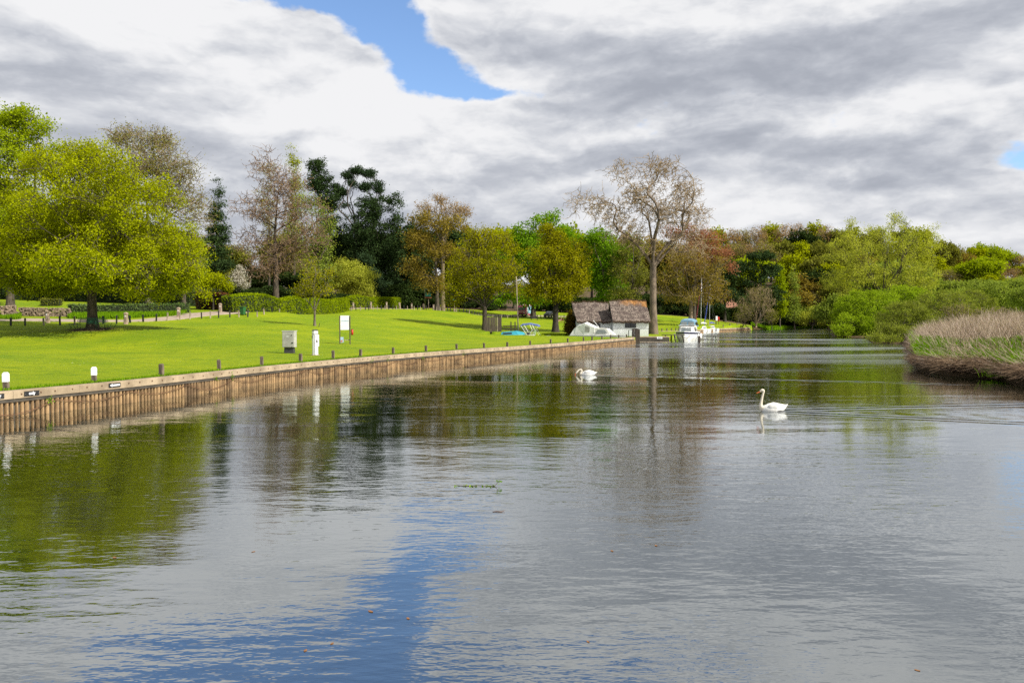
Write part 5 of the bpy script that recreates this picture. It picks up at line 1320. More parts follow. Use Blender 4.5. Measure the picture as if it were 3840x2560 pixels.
# ------------------------------------------------------------------ swans
def sweep(path, wr=1.0, n=14, y0=0.0):
    """sweep in the x-z plane; path = (x, z, r[, width factor[, y]])"""
    rings = []; m = len(path)
    for i, q in enumerate(path):
        a = path[max(i - 1, 0)]; b = path[min(i + 1, m - 1)]
        t = Vector((b[0] - a[0], 0, b[1] - a[1])).normalized(); nrm = Vector((-t.z, 0, t.x))
        w = q[3] if len(q) > 3 else 1.0; yy = q[4] if len(q) > 4 else y0
        rings.append([(q[0] + nrm.x * q[2] * math.cos(2 * math.pi * k / n), yy + q[2] * w * wr * math.sin(2 * math.pi * k / n), q[1] + nrm.z * q[2] * math.cos(2 * math.pi * k / n)) for k in range(n)])
    return rings
def interp_path(P, n=4):
    P = [tuple(p) + (1.0,) * (4 - len(p)) for p in P]; out = []
    for i in range(len(P) - 1):
        p0, p1, p2, p3 = P[max(i - 1, 0)], P[i], P[i + 1], P[min(i + 2, len(P) - 1)]
        for k in range(n):
            t = k / n
            out.append(tuple(.5 * (2 * b + (c - a) * t + (2 * a - 5 * b + 4 * c - d) * t * t + (3 * b - a - 3 * c + d) * t ** 3) for a, b, c, d in zip(p0, p1, p2, p3)))
    out.append(P[-1]); return out
def swan(label, loc, rz, spine, neck_from, head, bill, wings, sc=1.0):
    o = empty('swan', loc, rz, label, 'swan', None, sc)
    P = interp_path(spine, 4); rings = sweep(P)
    mb = MB(); k = neck_from * 4
    mb.loft(rings[:k + 1], 0, smooth=True, cap=False); mb.loft(rings[k:], 1, smooth=True, cap=False)
    mb.add(rings[0] + [(P[0][0], 0, P[0][1])], [[j, (j + 1) % 14, 14] for j in range(14)], 0); mb.add(rings[-1], [list(range(14))], 1)
    b = mb.build('body', [M['feather'], M['neckf']], o)
    bm = bmesh.new(); bm.from_mesh(b.data); bmesh.ops.remove_doubles(bm, verts=bm.verts, dist=1e-5); bmesh.ops.recalc_face_normals(bm, faces=bm.faces); bm.to_mesh(b.data); bm.free()
    MB().loft(sweep(interp_path(bill, 3), n=10), smooth=True).build('bill', M['bill'], o)
    hx, hz, r, dx_, dz_ = head
    kn = MB(); kn.sphere((hx + dx_ * .9, 0, hz + r * .55), (r * .42, r * .38, r * .36), 8)
    for s in (-1, 1): kn.sphere((hx + dx_ * .55, s * r * .62, hz + dz_ * .3), (r * .55, r * .28, r * .26), 8)
    kn.build('black_mask', M['black'], o)
    for s in (-1, 1):
        w = [tuple(q[:3]) + (q[3], s * q[4]) for q in wings]
        W = []
        for i in range(len(w) - 1):
            for t in (0, .34, .67): W.append(tuple(a + (b_ - a) * t for a, b_ in zip(w[i], w[i + 1])))
        W.append(w[-1])
        MB().loft(sweep(W, n=12), smooth=True).build('wing', M['feather'], o)
    return o
swan('white swan with upright neck and orange bill gliding left on the open river', SW1, R(-3),
     [(.43, .235, .008), (.36, .175, .045, 1.3), (.24, .11, .11, 1.2), (.07, .075, .175, 1.1), (-.12, .065, .195, 1.05), (-.28, .07, .165, 1.05), (-.40, .10, .115), (-.462, .17, .070), (-.462, .27, .052), (-.44, .40, .042), (-.415, .53, .037), (-.388, .63, .037), (-.385, .695, .044), (-.425, .715, .050), (-.475, .69, .038), (-.50, .668, .028)], 6,
     (-.43, .71, .05, -.055, -.05), [(-.49, .675, .026), (-.53, .648, .022), (-.58, .628, .017, 1.3), (-.625, .612, .008, 1.6)],
     [(-.30, .12, .02, .6, .12), (-.20, .15, .09, .55, .15), (0, .17, .125, .5, .15), (.18, .17, .09, .5, .11), (.36, .20, .03, .6, .05), (.44, .235, .008, .6, .02)])
MB().loft(sweep(interp_path([(.02, .01, .01), (.10, .005, .035), (.2, .0, .04), (.30, .0, .02)], 3), n=8, y0=-.17), smooth=True).build('trailing_foot', M['darkgrey'], [o for o in bpy.data.objects if o.name.startswith('swan')][0])
swan('white swan with curved neck dipping its bill into the river farther off', SW2, R(-2),
     [(.50, .165, .008), (.42, .12, .04, 1.3), (.30, .09, .10, 1.2), (.12, .075, .17, 1.1), (-.06, .06, .195, 1.05), (-.22, .05, .16, 1.05), (-.34, .05, .11), (-.40, .09, .068), (-.37, .16, .05), (-.345, .23, .045), (-.37, .29, .042), (-.43, .305, .040), (-.50, .28, .040), (-.56, .225, .043), (-.61, .17, .048), (-.65, .125, .040), (-.67, .10, .028)], 6,
     (-.61, .17, .05, -.04, -.05), [(-.66, .115, .026), (-.69, .07, .022), (-.72, .02, .017, 1.3), (-.74, -.02, .008, 1.6)],
     [(-.24, .11, .02, .6, .12), (-.14, .15, .09, .55, .15), (.06, .165, .125, .5, .15), (.24, .15, .09, .5, .11), (.42, .14, .03, .6, .05), (.51, .165, .008, .6, .02)])
# ------------------------------------------------------------------ boats
def hull_rings(L, B, z0, z1, keel=-.35, n=16, inset=0.0, lo=0.0, hi=1.0, transom=.82, full=2.4, off=0.0, rake=.10):
    """cross sections from stern (+y) to bow (-y); lo..hi = part of the height from keel chine to the sheer"""
    out = []
    for i in range(n + 1):
        t = i / n
        y = L / 2 - t * L
        hb = (B / 2 - inset) * (transom + (1 - transom) * min(1, t / .35)) * (1 - max(0, (t - .40) / .60) ** full) ** .9 + off
        hb = max(hb, .03)
        sh = z0 + (z1 - z0) * max(0, (t - .2) / .8) ** 1.6
        out.append((t, y, hb, sh))
    return out
def hull_part(L, B, z0, z1, f0, f1, name, mat, o, off=0.0, closed=True, keel=-.3, **kw):
    mb = MB(); rings = []
    for t, y, hb, sh in hull_rings(L, B, z0, z1, off=off, **kw):
        pts = []
        fl = .72 + .28 * (1 - t)
        def w(f): return hb * (fl + (1 - fl) * f ** .8) if f > .0 else hb * fl * .9
        rk = lambda f: -(f - .5) * .5 * t ** 4
        if f0 <= 0: fs = [1 * f1, f1 * .5, 0.0]; zs = [sh * f1, sh * f1 * .5, -.02]
        else: fs = [f1, f0]; zs = [sh * f1, sh * f0]
        left = [(-w(f), y + rk(f), z) for f, z in zip(fs, zs)]
        right = [(w(f), y + rk(f), z) for f, z in zip(fs, zs)][::-1]
        if f0 <= 0: ring = left + [(0, y + rk(0), keel)] + right
        else: ring = left + right
        rings.append(ring)
    mb.loft(rings, closed=closed, smooth=False)
    return mb.build(name, mat, o)
def cabin(mb, secs, mi=0):
    """secs: (y, z_bottom, half_bottom, z_top, half_top)"""
    rings = [[(-hb, y, zb), (-ht, y2, zt), (ht, y2, zt), (hb, y, zb)] for y, zb, hb, y2, zt, ht in secs]
    return mb.loft(rings, mi)
# moored cruiser, bow towards us
bw = gz(2566, 1279, 0.0); sd = Vector((math.sin(R(19)), math.cos(R(19)), 0)); Lc = 7.6
o = empty('motor_cruiser', Vector((bw.x, bw.y, 0)) + sd * (Lc / 2), R(-19), 'white motor cruiser with navy stripe and blue canopy moored bow first', 'boat')
hull_part(Lc, 3.15, 1.12, 1.30, 0, .76, 'hull', M['white2'], o, full=3.4)
hull_part(Lc, 3.15, 1.12, 1.30, .75, .955, 'stripe', M['navy'], o, off=.012, full=3.4)
hull_part(Lc, 3.15, 1.12, 1.30, .95, 1.03, 'gunwale', M['white'], o, off=.03, full=3.4)
cb = MB(); cabin(cb, [(-2.0, 1.15, .78, -1.55, 1.92, .70), (-1.3, 1.15, 1.10, -1.1, 2.0, .98), (0, 1.12, 1.22, 0, 2.06, 1.10), (1.2, 1.10, 1.24, 1.2, 2.06, 1.10)]); cb.box((0, -.1, 2.10), (2.2, 2.5, .07), bev=.03)
cb.build('cabin', M['white2'], o)
def quadpane(pts, name, mat, par, th=.02):
    a, b, c, d = [Vector(p) for p in pts]; n = (b - a).cross(d - a).normalized() * th
    return MB().loft([[a, b, c, d], [a + n, b + n, c + n, d + n]]).build(name, mat, par)
for s in (-1, 1): quadpane([(s * .06, -2.0 + .03, 1.27), (s * .70, -1.93 + .03, 1.27), (s * .62, -1.66, 1.80), (s * .06, -1.68, 1.80)] if s > 0 else [(-.70, -1.90, 1.27), (-.06, -1.97, 1.27), (-.06, -1.68, 1.80), (-.62, -1.66, 1.80)], 'windscreen', M['glass2'], o, .03 )
for s in (-1, 1):
    for k in range(3):
        y0 = -1.05 + k * .72; x = s * (1.17 + .02 * k)
        pp = [(x, y0, 1.32), (x, y0 + .58, 1.32), (x - s * .085, y0 + .58, 1.86), (x - s * .085, y0, 1.86)]
        quadpane(pp if s < 0 else pp[::-1], 'side_window', M['glass'], o, .035)
cw = MB(); cabin(cw, [(-.25, 2.12, 1.02, .05, 2.62, .92), (2.9, 1.9, 1.18, 2.9, 2.65, .98)]); cw.build('canopy_side', M['bluec'], o)
rings = []
for y, w, z in ((-.02, .98, 2.62), (.3, 1.02, 2.70), (1.4, 1.04, 2.92), (2.4, 1.03, 2.86), (3.0, 1.0, 2.62)):
    rings.append([(-w, y, z - .24), (-w * .97, y, z - .05), (-w * .6, y, z + .10), (0, y, z + .16), (w * .6, y, z + .10), (w * .97, y, z - .05), (w, y, z - .24)])
MB().loft(rings, smooth=False).build('canopy_top', M['bluec'], o)
for s in (-1, 1):
    pp = [(s * .08, -.24, 2.18), (s * .90, -.20, 2.18), (s * .84, .0, 2.55), (s * .08, -.02, 2.55)]
    quadpane(pp if s > 0 else pp[::-1], 'canopy_window', M['glass2'], o, .04)
for s in (-1, 1):
    pp = [(s * 1.22, .3, 2.15), (s * 1.24, 2.3, 2.1), (s * 1.06, 2.3, 2.55), (s * 1.04, .35, 2.55)]
    quadpane(pp if s < 0 else pp[::-1], 'canopy_side_window', M['glass'], o, .02)
rl = MB()
for s in (-1, 1):
    rl.tube([(s * .10, -3.75, 1.75), (s * .72, -3.1, 1.72), (s * 1.12, -2.0, 1.66), (s * 1.32, -.6, 1.6)], .018, 6)
    for y, x in ((-3.1, .72), (-2.0, 1.10), (-.8, 1.28)): rl.tube([(s * x, y, 1.25), (s * x, y, 1.70)], .014, 6)
rl.build('bow_rail', M['steel'], o)
MB().tube([(-.55, -3.35, .92), (-.45, -3.62, .62), (-.1, -3.85, .42), (.3, -3.75, .42), (.62, -3.5, .60), (.75, -3.25, .9)], .035, 8).build('bow_rope', M['postpale'], o)
for x, y in ((-1.5, -2.1), (1.62, .8), (1.6, 2.3), (1.55, -1.0)): MB().tube([(x, y, .98), (x, y, .90), (x, y, .75), (x, y, .35), (x, y, .22)], [.03, .10, .13, .13, .05], 10).build('fender', M['white'], o)
MB().box((0, 3.85, .6), (.5, .25, .9), bev=.05).build('outboard_motor', M['darkgrey'], o)
p = gz(2622, 1280, 0.0)
o = MB().box((0, 0, .1), (.30, .26, 1.25), bev=.03).build('mooring_pile', M['brown'], loc=(p.x, p.y, 0)); tag(o, 'short thick wooden pile standing in the water beside the motor cruiser', 'pile')
# two sailing yachts beyond
def yacht(label, u, v, d, ang, L, B, mast_h, sail, rake=.02, cabcol='white2', bag=False):
    g = gz(u, v, 0.0); g = Vector((g.x / g.y * d, d, 0))
    o = empty('sailing_yacht', g, ang, label, 'boat', 'yachts moored at the far quay')
    hull_part(L, B, .82, 1.05, 0, .9, 'hull', M[cabcol], o, transom=.6); hull_part(L, B, .82, 1.05, .80, .86, 'stripe', M['navy' if sail == 'royal' else 'maroon'], o, off=.012, transom=.6)
    hull_part(L, B, .82, 1.05, .89, 1.0, 'deck', M['white'], o, off=.02, transom=.6)
    c = MB(); cabin(c, [(-L * .28, .95, .28, -L * .20, 1.2, .24), (-L * .10, .9, .60, -L * .08, 1.36, .5), (L * .14, .85, .72, L * .13, 1.42, .6)]); c.build('cabin', M['white2'], o)
    for s in (-1, 1):
        for k in range(2):
            y0 = -L * .06 + k * .65; pp = [(s * .69, y0, 1.04), (s * .72, y0 + .5, 1.04), (s * .64, y0 + .5, 1.24), (s * .62, y0, 1.24)]
            quadpane(pp if s < 0 else pp[::-1], 'porthole', M['glass'], o, .03)
    MB().tube([(0, -.3, 1.3), (0, -.3 + rake * mast_h, mast_h)], [.075, .05], 8).build('mast', M['alu'], o)
    MB().tube([(0, -.3, 1.95), (0, L * .38, 1.9)], .05, 8).build('boom', M['alu'], o)
    MB().tube([(0, -.25, 2.02), (0, .8, 2.12), (0, L * .36, 1.98)], [.12, .15, .07], 8).build('furled_mainsail', M['royal' if sail == 'royal' else 'tent'], o)
    top = Vector((0, -.3 + rake * mast_h, mast_h * .96)); bow = Vector((0, -L * .46, 1.15))
    MB().tube([bow, bow.lerp(top, .06), bow.lerp(top, .4), bow.lerp(top, .97)], [.03, .105, .075, .03], 8).build('furled_jib', M[sail], o)
    r_ = MB()
    for s in (-1, 1): r_.tube([(s * B * .42, 0, .95), top], .012, 4); r_.tube([(s * B * .3, L * .48, .85), (s * B * .3, L * .48, 1.45)], .02, 5)
    r_.tube([(0, L * .49, .9), top], .012, 4); r_.build('rigging', M['steel'], o)
    for x, y in ((-B * .5, .3), (B * .52, .5)): MB().tube([(x, y, .85), (x, y, .7), (x, y, .3), (x, y, .2)], [.03, .11, .11, .04], 8).build('fender', M['navy' if sail == 'royal' else 'white'], o)
    return o
yacht('white yacht with a maroon furled jib moored just behind the cruiser', 2630, 1247, 164, R(-38), 6.6, 2.3, 11.2, 'maroon')
yacht('white yacht with a royal blue furled jib moored beside the red lifebuoy box', 2662, 1245, 172, R(-38), 6.6, 2.3, 10.2, 'royal')
# white cruiser with a tent canopy in the dyke
o = empty('tented_cruiser', (11.0, 102.6, 0), R(90 - 27), 'white cabin cruiser under a white tent canopy beside the boathouse', 'boat')
hull_part(7.2, 2.3, .82, 1.0, 0, .96, 'hull', M['white2'], o); hull_part(7.2, 2.3, .82, 1.0, .95, 1.04, 'gunwale', M['white'], o, off=.03)
# local -y is the bow (pointing right in the picture)
c = MB(); cabin(c, [(-2.35, 1.0, .45, -2.25, 1.12, .42), (-1.9, .98, .62, -1.35, 1.78, .60), (-.3, .9, .92, -.3, 1.88, .74), (.3, .9, .95, .3, 1.88, .76)]); c.build('cabin', M['white2'], o)
for s in (-1, 1):
    pp = [(s * .745, -1.55, 1.20), (s * .97, -.1, 1.20), (s * .80, -.3, 1.66), (s * .68, -1.2, 1.62)]
    quadpane(pp if s < 0 else pp[::-1], 'cabin_window', M['glass2'], o, .035)
tn = MB(); tn.loft([[(-.98, .15, .95), (-.85, .1, 1.90), (0, .1, 2.02), (.85, .1, 1.90), (.98, .15, .95)], [(-1.05, 1.5, .9), (-.85, 1.45, 2.45), (0, 1.45, 2.62), (.85, 1.45, 2.45), (1.05, 1.5, .9)], [(-1.0, 2.9, .9), (-.78, 2.6, 2.05), (0, 2.6, 2.22), (.78, 2.6, 2.05), (1.0, 2.9, .9)], [(-.98, 3.5, .88), (-.75, 3.0, 1.7), (0, 3.0, 1.8), (.75, 3.0, 1.7), (.98, 3.5, .88)]])
tn.build('tent_canopy', M['tent'], o)
for s in (-1, 1):
    pp = [(s * .985, .75, 1.35), (s * 1.0, 1.4, 1.35), (s * .90, 1.38, 2.15), (s * .90, .75, 1.95)]
    quadpane(pp if s < 0 else pp[::-1], 'tent_window', paint('clouded_window', (.42, .42, .36), .3), o, .03)
MB().tube([(.2, -.1, 1.9), (.2, .62, 2.75)], .03, 6).sphere((.2, .64, 2.79), .06, 8).build('mast_light', M['white'], o)
MB().tube([(.2, -2.9, 1.0), (.2, -3.1, 1.55)], .018, 6).sphere((.2, -3.1, 1.58), .05, 8).build('flag_staff', M['white'], o)
text_mesh('SKY', .16, 'name_lettering', M['black'], o, (-1.0, .12, 1.22), (R(82), 0, R(-90)), .004)
# small blue boat with a tall mast
o = empty('blue_boat', (.3, 107.6, 0), R(90 - 8), 'small boat with turquoise cabin and a tall bare white mast behind the bank', 'boat')
hull_part(5.2, 1.9, .7, .9, 0, 1.0, 'hull', M['white2'], o, transom=.7)
c = MB(); cabin(c, [(-1.5, .9, .4, -1.2, 1.22, .4), (-.6, .86, .66, -.35, 1.42, .55), (.3, .84, .76, .3, 1.35, .62), (1.7, .8, .74, 1.6, 1.22, .62)]); c.build('cabin', M['sky_blue'], o)
for s in (-1, 1):
    pp = [(s * .74, .2, 1.0), (s * .78, 1.4, .98), (s * .70, 1.4, 1.14), (s * .68, .25, 1.2)]
    quadpane(pp if s < 0 else pp[::-1], 'cabin_window', M['glass'], o, .04)
MB().tube([(0, -.55, 1.2), (0, -.28, 8.7)], [.085, .05], 8).build('mast', M['postpale'], o)
MB().box((.0, -1.9, 1.05), (.5, .4, .3), bev=.05).build('outboard_motor', M['darkgrey'], o)
# boat with the blue bimini
o = empty('bimini_boat', (2.5, 109.0, 0), R(90 - 8), 'open boat under a blue sun canopy on thin white poles behind the bank', 'boat')
hull_part(5.0, 1.9, .6, .75, 0, 1.0, 'hull', M['white2'], o, transom=.75)
rings = []
for y, z in ((-1.28, 2.10), (-1.15, 2.20), (-.0, 2.42), (1.05, 2.30), (1.28, 2.15)): rings.append([(-.8, y, z - .22), (-.8, y, z - .04), (0, y, z + .05), (.8, y, z - .04), (.8, y, z - .22), (0, y, z - .10)])
MB().loft(rings).build('canopy', M['bimini'], o)
q = MB()
for s in (-1, 1):
    q.tube([(s * .8, 1.2, 2.1), (s * .8, .3, .7)], .028, 6); q.tube([(s * .8, .75, 2.15), (s * .8, -.1, .7)], .03, 6); q.tube([(s * .8, -.0, 2.25), (s * .8, -.35, 1.5), (s * .8, .3, .7)], .026, 6)
    q.tube([(s * .8, -.35, 2.2), (s * .8, -.7, 1.5), (s * .8, -.2, .7)], .026, 6); q.tube([(s * .8, -1.2, 2.05), (s * .8, -.85, 1.6), (s * .8, -1.25, .8)], .012, 5)
q.build('canopy_frame', M['white'], o)
MB().box((-.82, -.75, 1.2), (.08, .22, .62), bev=.03).build('hanging_fender', paint('pale_green_cloth', (.45, .62, .30), .7), o)
# ------------------------------------------------------------------ board screen, rail fence
o = empty('board_screen', (-3.0, 113.0, G(-3, 113)), R(3), 'tall grey board screen beside the trunk of the golden-green oak', 'screen')
zt = 3.2 + 3 / FPX * 113 - G(-3, 113)
s = MB(); x = -.82
rg_ = np.random.default_rng(6)
while x < .92: w = rg_.uniform(.09, .13); s.box((x, rg_.uniform(-.01, .01), zt / 2 - .1), (w, .03, zt + .1 + rg_.uniform(-.04, .03))); x += w + .006
s.build('front_boards', M['screen'], o)
s = MB(); y = .1
while y < 1.6: s.box((1.02 + y * .34, y, zt / 2 - .1), (.03, .10, zt + rg_.uniform(-.03, .03)), rz=-.32); y += .115
s.build('side_boards', M['brown'], o)
MB().box((.97, 0, zt / 2 - .05), (.09, .09, zt + .06)).build('corner_post', M['postpale'], o)
fx0, fx1, fy = -1.25, 1.0, 113.4
o = empty('rail_fence', (fx0, fy, G(fx0, fy)), 0, 'dark brown post and rail fence joined to the board screen', 'fence')
z0 = G(fx0, fy)
for vz in (1222, 1234, 1246): zz = gp(1900, vz, fy).z - z0; MB().box(((fx1 - fx0) / 2, 0, zz), (fx1 - fx0, .05, .13)).build('rail', M['brown'], o)
for x in (1.1, 1.68): MB().box((x, .07, .60), (.16, .12, 1.7)).build('post', M['brown'], o)
# ------------------------------------------------------------------ thatched boathouse
def thatch(name, par, x0, x1, xe0, xe1, yf, yr, yb, ze, zr, th, moss, seed):
    """ridged thatch with a bumpy surface: front and back slopes in one shell"""
    rng = np.random.default_rng(seed)
    nu, nv = 60, 26; V = []
    prof = []
    for j in range(nv + 1):
        t = j / nv; q = t * 2 - 1
        y = (yf + (yr - yf) * min(1, t * 2)) if t <= .5 else yr + (yb - yr) * (t - .5) * 2
        f = 1 - abs(q); z = ze + (zr - ze) * (f ** .96); prof.append((y, z, f))
    ph = rng.uniform(0, 6, 6)
    for j, (y, z, f) in enumerate(prof):
        for i in range(nu + 1):
            s = i / nu; xa = x0 + (xe0 - x0) * (1 - f); xb = x1 + (xe1 - x1) * (1 - f)
            x = xa + (xb - xa) * s
            bz = .05 * math.sin(s * 19 + ph[0]) * math.sin(f * 7 + ph[1]) + .035 * math.sin(s * 41 + ph[2] + f * 9) + rng.normal() * .02
            bz += (.14 * (f > .84) if True else 0) - .10 * math.exp(-((f - .80) / .05) ** 2)
            sag = .12 * math.cos((s - .5) * 2 * math.pi) * f
            V.append((x, y, z + bz + sag * .6 + rng.normal() * .01))
    n1 = nu + 1; F = [[j * n1 + i, j * n1 + i + 1, (j + 1) * n1 + i + 1, (j + 1) * n1 + i] for j in range(nv) for i in range(nu)]
    mb = MB(); mb.add(V, F, 0, False)
    base = len(mb.v)
    V2 = [(x, y + (th * .3 if y < yr else -th * .3), z - th) for x, y, z in V]
    mb.add(V2, [f[::-1] for f in F])
    off = len(V)
    for j in range(nv):
        for e in (0, nu): a, b = j * n1 + e, (j + 1) * n1 + e; mb.f.append([a, b, b + off, a + off]); mb.m.append(0); mb.sm.append(False)
    for i in range(nu):
        for e in (0, nv): a, b = e * n1 + i, e * n1 + i + 1; mb.f.append([a, b, b + off, a + off]); mb.m.append(0); mb.sm.append(False)
    m, nt, out = new_mat(name + '_thatch')
    b = nt.nodes.new('ShaderNodeBsdfPrincipled'); nt.links.new(b.outputs[0], out.inputs[0]); b.inputs['Roughness'].default_value = 1.0; b.inputs['Specular IOR Level'].default_value = .05
    t = nt.nodes.new('ShaderNodeTexCoord'); x, y, z = xyz(nt, t.outputs['Object'])
    v1 = noise(nt, comb(nt, x * 9.0, y * 2.5, z * 2.5), 1.6, 5, .75); v2 = noise(nt, comb(nt, x * .9, y * 1.4, z * 1.8), 1.2, 4, .6); v3 = noise(nt, comb(nt, x * .8, y, z * .9, ), .9, 5, .65)
    c = mixc(nt, v1.smooth(.40, .62), (.048, .040, .035), (.31, .25, .205))
    c = mixc(nt, v2.smooth(.42, .60) * .75, c, (.075, .055, .050))
    if moss: c = mixc(nt, (z.smooth(ze + (zr - ze) * .45, zr * .98) * .32 + v3).smooth(.66, .86) * x.smooth(x0 + .8, x0 + 2.6) * .75, c, mixc(nt, v1.smooth(.35, .65), (.13, .055, .012), (.46, .22, .06)))
    nt.links.new(c, b.inputs['Base Color'])
    bp = nt.nodes.new('ShaderNodeBump'); bp.inputs['Distance'].default_value = .06; nt.links.new(v1.o, bp.inputs['Height']); nt.links.new(bp.outputs[0], b.inputs['Normal'])
    rf = mb.build('thatched_roof', m, par)
    # loose straws along the eaves and the ridge
    n = 1500; i = rng.integers(0, nu + 1, n); e = rng.choice([0, nv // 2], n)
    c0 = np.array([V[int(b_) * n1 + int(a)] for a, b_ in zip(i, e)]) + rng.normal(size=(n, 3)) * np.array([.05, .05, .05])
    d = unit(rng.normal(size=(n, 3)) * .5 + np.where(e[:, None] == 0, np.array([[0, -.6, -.8]]), np.array([[0, 0, 1.0]])))
    V_, Q_ = frusta(c0, c0 + d * rng.uniform(.05, .2, n)[:, None], np.full(n, .012), np.full(n, .005), 3)
    st = link_mesh('loose_straw', np_mesh('loose_straw', V_, Q_, np.repeat(rng.uniform(0, .6, n), 3)), LEAF['strawd'], rf)
    return rf
def boards(name, mat_c):
    m, nt, out = new_mat(name); b = nt.nodes.new('ShaderNodeBsdfPrincipled'); nt.links.new(b.outputs[0], out.inputs[0]); b.inputs['Roughness'].default_value = .6
    t = nt.nodes.new('ShaderNodeTexCoord'); x, y, z = xyz(nt, t.outputs['Object'])
    zz = z * (1 / .165); fr = zz._m('FRACT'); line = fr.smooth(.0, .14, 0.0, 1.0); nz = noise(nt, comb(nt, x * 1.5, y * 1.5, z * 9), 1.5, 4, .6)
    c = mixc(nt, nz.smooth(.3, .7), tuple(q * .9 for q in mat_c), mat_c); c = mixc(nt, line, tuple(q * .45 for q in mat_c), c)
    nt.links.new(c, b.inputs['Base Color']); bp = nt.nodes.new('ShaderNodeBump'); bp.inputs['Distance'].default_value = .03; nt.links.new(fr.o, bp.inputs['Height']); nt.links.new(bp.outputs[0], b.inputs['Normal'])
    return m
M['boards'] = boards('white_weatherboard', (.80, .82, .80))
BX, BY, BZ = 13.3, 105.0, .70
o = empty('thatched_boathouse', (BX, BY, BZ), 0, 'white weatherboarded boathouse with two thatched roofs beside the river', 'boathouse')
# right block: gable walls at both ends, eaves towards us
def gable_block(x0, x1, y0, y1, zw, zr, name):
    ym = (y0 + y1) / 2; mb = MB()
    ring = lambda x: [(x, y0, -.6), (x, y0, zw), (x, ym, zr), (x, y1, zw), (x, y1, -.6)]
    mb.loft([ring(x0), ring(x1)]); return mb.build(name, M['boards'], o)
gable_block(0, 4.62, 0, 5.4, 2.08, 4.45, 'wall')
gable_block(-4.4, -.04, 2.1, 7.6, 1.98, 4.1, 'wall')
MB().box((2.31, .0, -.28), (4.75, .12, .45)).build('foundation_beam', M['brown'], o)
thatch('right_roof', o, -.22, 4.72, -.10, 4.86, -.32, 2.7, 5.75, 2.00, 4.62, .26, True, 1)
thatch('left_roof', o, -5.1, -.10, -4.6, -.02, 1.78, 4.85, 7.95, 1.95, 4.40, .26, False, 2)
f = MB().box((2.25, -.03, 1.50), (1.42, .08, .66)).build('window', M['black'], o)
for s in (-1, 1): MB().box((2.25 + s * .34, -.073, 1.50), (.58, .012, .50)).build('pane', M['glass'], f)
f = MB().box((-2.15, 2.07, 1.15), (1.34, .08, 1.02)).build('window', M['black'], o)
MB().box((-2.45, 2.026, 1.15), (.5, .012, .86)).build('pane', M['glass2'], f); MB().box((-1.85, 2.026, 1.15), (.55, .012, .86)).build('pane', M['glass'], f)
MB().box((2.31, -.012, 1.06), (4.6, .03, .035)).build('cable_trim', M['darkgrey'], o)
for s in (0, 1):                                          # barge boards and the dark strip on the left gable
    y0, y1 = (-.25, 2.62) if s == 0 else (2.78, 5.65)
    pts = [(-.13, -.30, 1.78), (-.13, 2.70, 4.36)] if s == 0 else [(-.13, 2.70, 4.36), (-.13, 5.70, 1.78)]
    a, b = Vector(pts[0]), Vector(pts[1]); d = (b - a)
    MB().loft([[a, a + Vector((0, 0, -.24)), a + Vector((-.06, 0, -.24)), a + Vector((-.06, 0, 0))], [b, b + Vector((0, 0, -.24)), b + Vector((-.06, 0, -.24)), b + Vector((-.06, 0, 0))]]).build('barge_board', M['brown'], o)
MB().box((-.03, 2.5, 2.6), (.05, .8, 1.9)).build('gable_shutter', M['brown'], o)
# jetty with its sign
jx0, jx1, jy = 15.9, 20.0, 101.6
o = empty('timber_jetty', (jx0, jy, 0), 0, 'low dark timber jetty in front of the boathouse', 'jetty')
W_ = jx1 - jx0
MB().box((W_ / 2, .95, .70), (W_, 2.0, .10), bev=.01).build('deck', M['oakbeam'], o)
s = MB()
for k in range(3): s.box((W_ / 2, -.06, .56 - k * .18), (W_, .06, .17))
s.build('fascia', M['beamdark'], o)
MB().box((W_ / 2 - .1, -.75, .09), (W_ + .1, .30, .10), bev=.01).build('fender_beam', M['postpale'], o)
for x in (.1, 1.4, 2.8, W_ - .1): MB().box((x, .02, .0), (.18, .18, 1.2)).build('pile', M['brown'], o)
o = empty('private_sign', (gp(2473, 1266, jy).x, jy - .12, gp(2473, 1266, jy).z), 0, 'small white sign with black letters on the dark jetty front', 'sign')
MB().box((0, 0, 0), (.68, .02, .26)).build('plate', M['white'], o); text_mesh('PRIVATE', .17, 'lettering', M['black'], o, (0, -.013, 0), (R(90), 0, 0), .006, .78)
o = empty('landing_stage', (19.9, 104.4, 0), R(8), 'narrow plank landing stage on dark struts between jetty and cruiser', 'landing stage')
MB().box((1.2, 0, .92), (3.0, .5, .08)).build('plank', M['brown'], o)
for x in (.1, 1.3, 2.4): MB().tube([(x, 0, .9), (x + .3, -.1, -.3)], .07, 6).build('strut', M['brown'], o)
# ------------------------------------------------------------------ things on the park side
# pink van
g = at_ground(1966, 183.5)
o = empty('ice_cream_van', g, R(-16), 'pink ice cream van with a pale blue side parked behind the posts', 'van')
prof = [(-2.6, .35), (-2.65, .95), (-2.45, 1.25), (-2.05, 2.05), (-1.7, 2.45), (2.6, 2.5), (2.6, .35)]
MB().loft([[(x, y, z) for y, z in prof] for x in (-1.0, 1.0)]).build('body', M['pink'], o)
MB().box((0, .6, 2.58), (1.7, 3.2, .16), bev=.04).build('roof', M['white'], o)
MB().box((1.013, .9, 1.5), (.022, 3.2, 1.75)).build('blue_panel', M['lblue'], o); MB().box((1.013, -1.15, 1.3), (.022, .85, 1.6)).build('white_panel', M['white'], o)
MB().box((0, -2.63, 1.02), (1.9, .06, .34)).build('bonnet_band', M['pinkpale'], o)
quadpane([(-.82, -2.42, 1.36), (.82, -2.42, 1.36), (.78, -2.10, 2.02), (-.78, -2.10, 2.02)], 'windscreen', M['glass2'], o, .03)
MB().box((1.03, .7, 1.75), (.03, 1.5, .7)).build('serving_hatch', M['glass'], o)
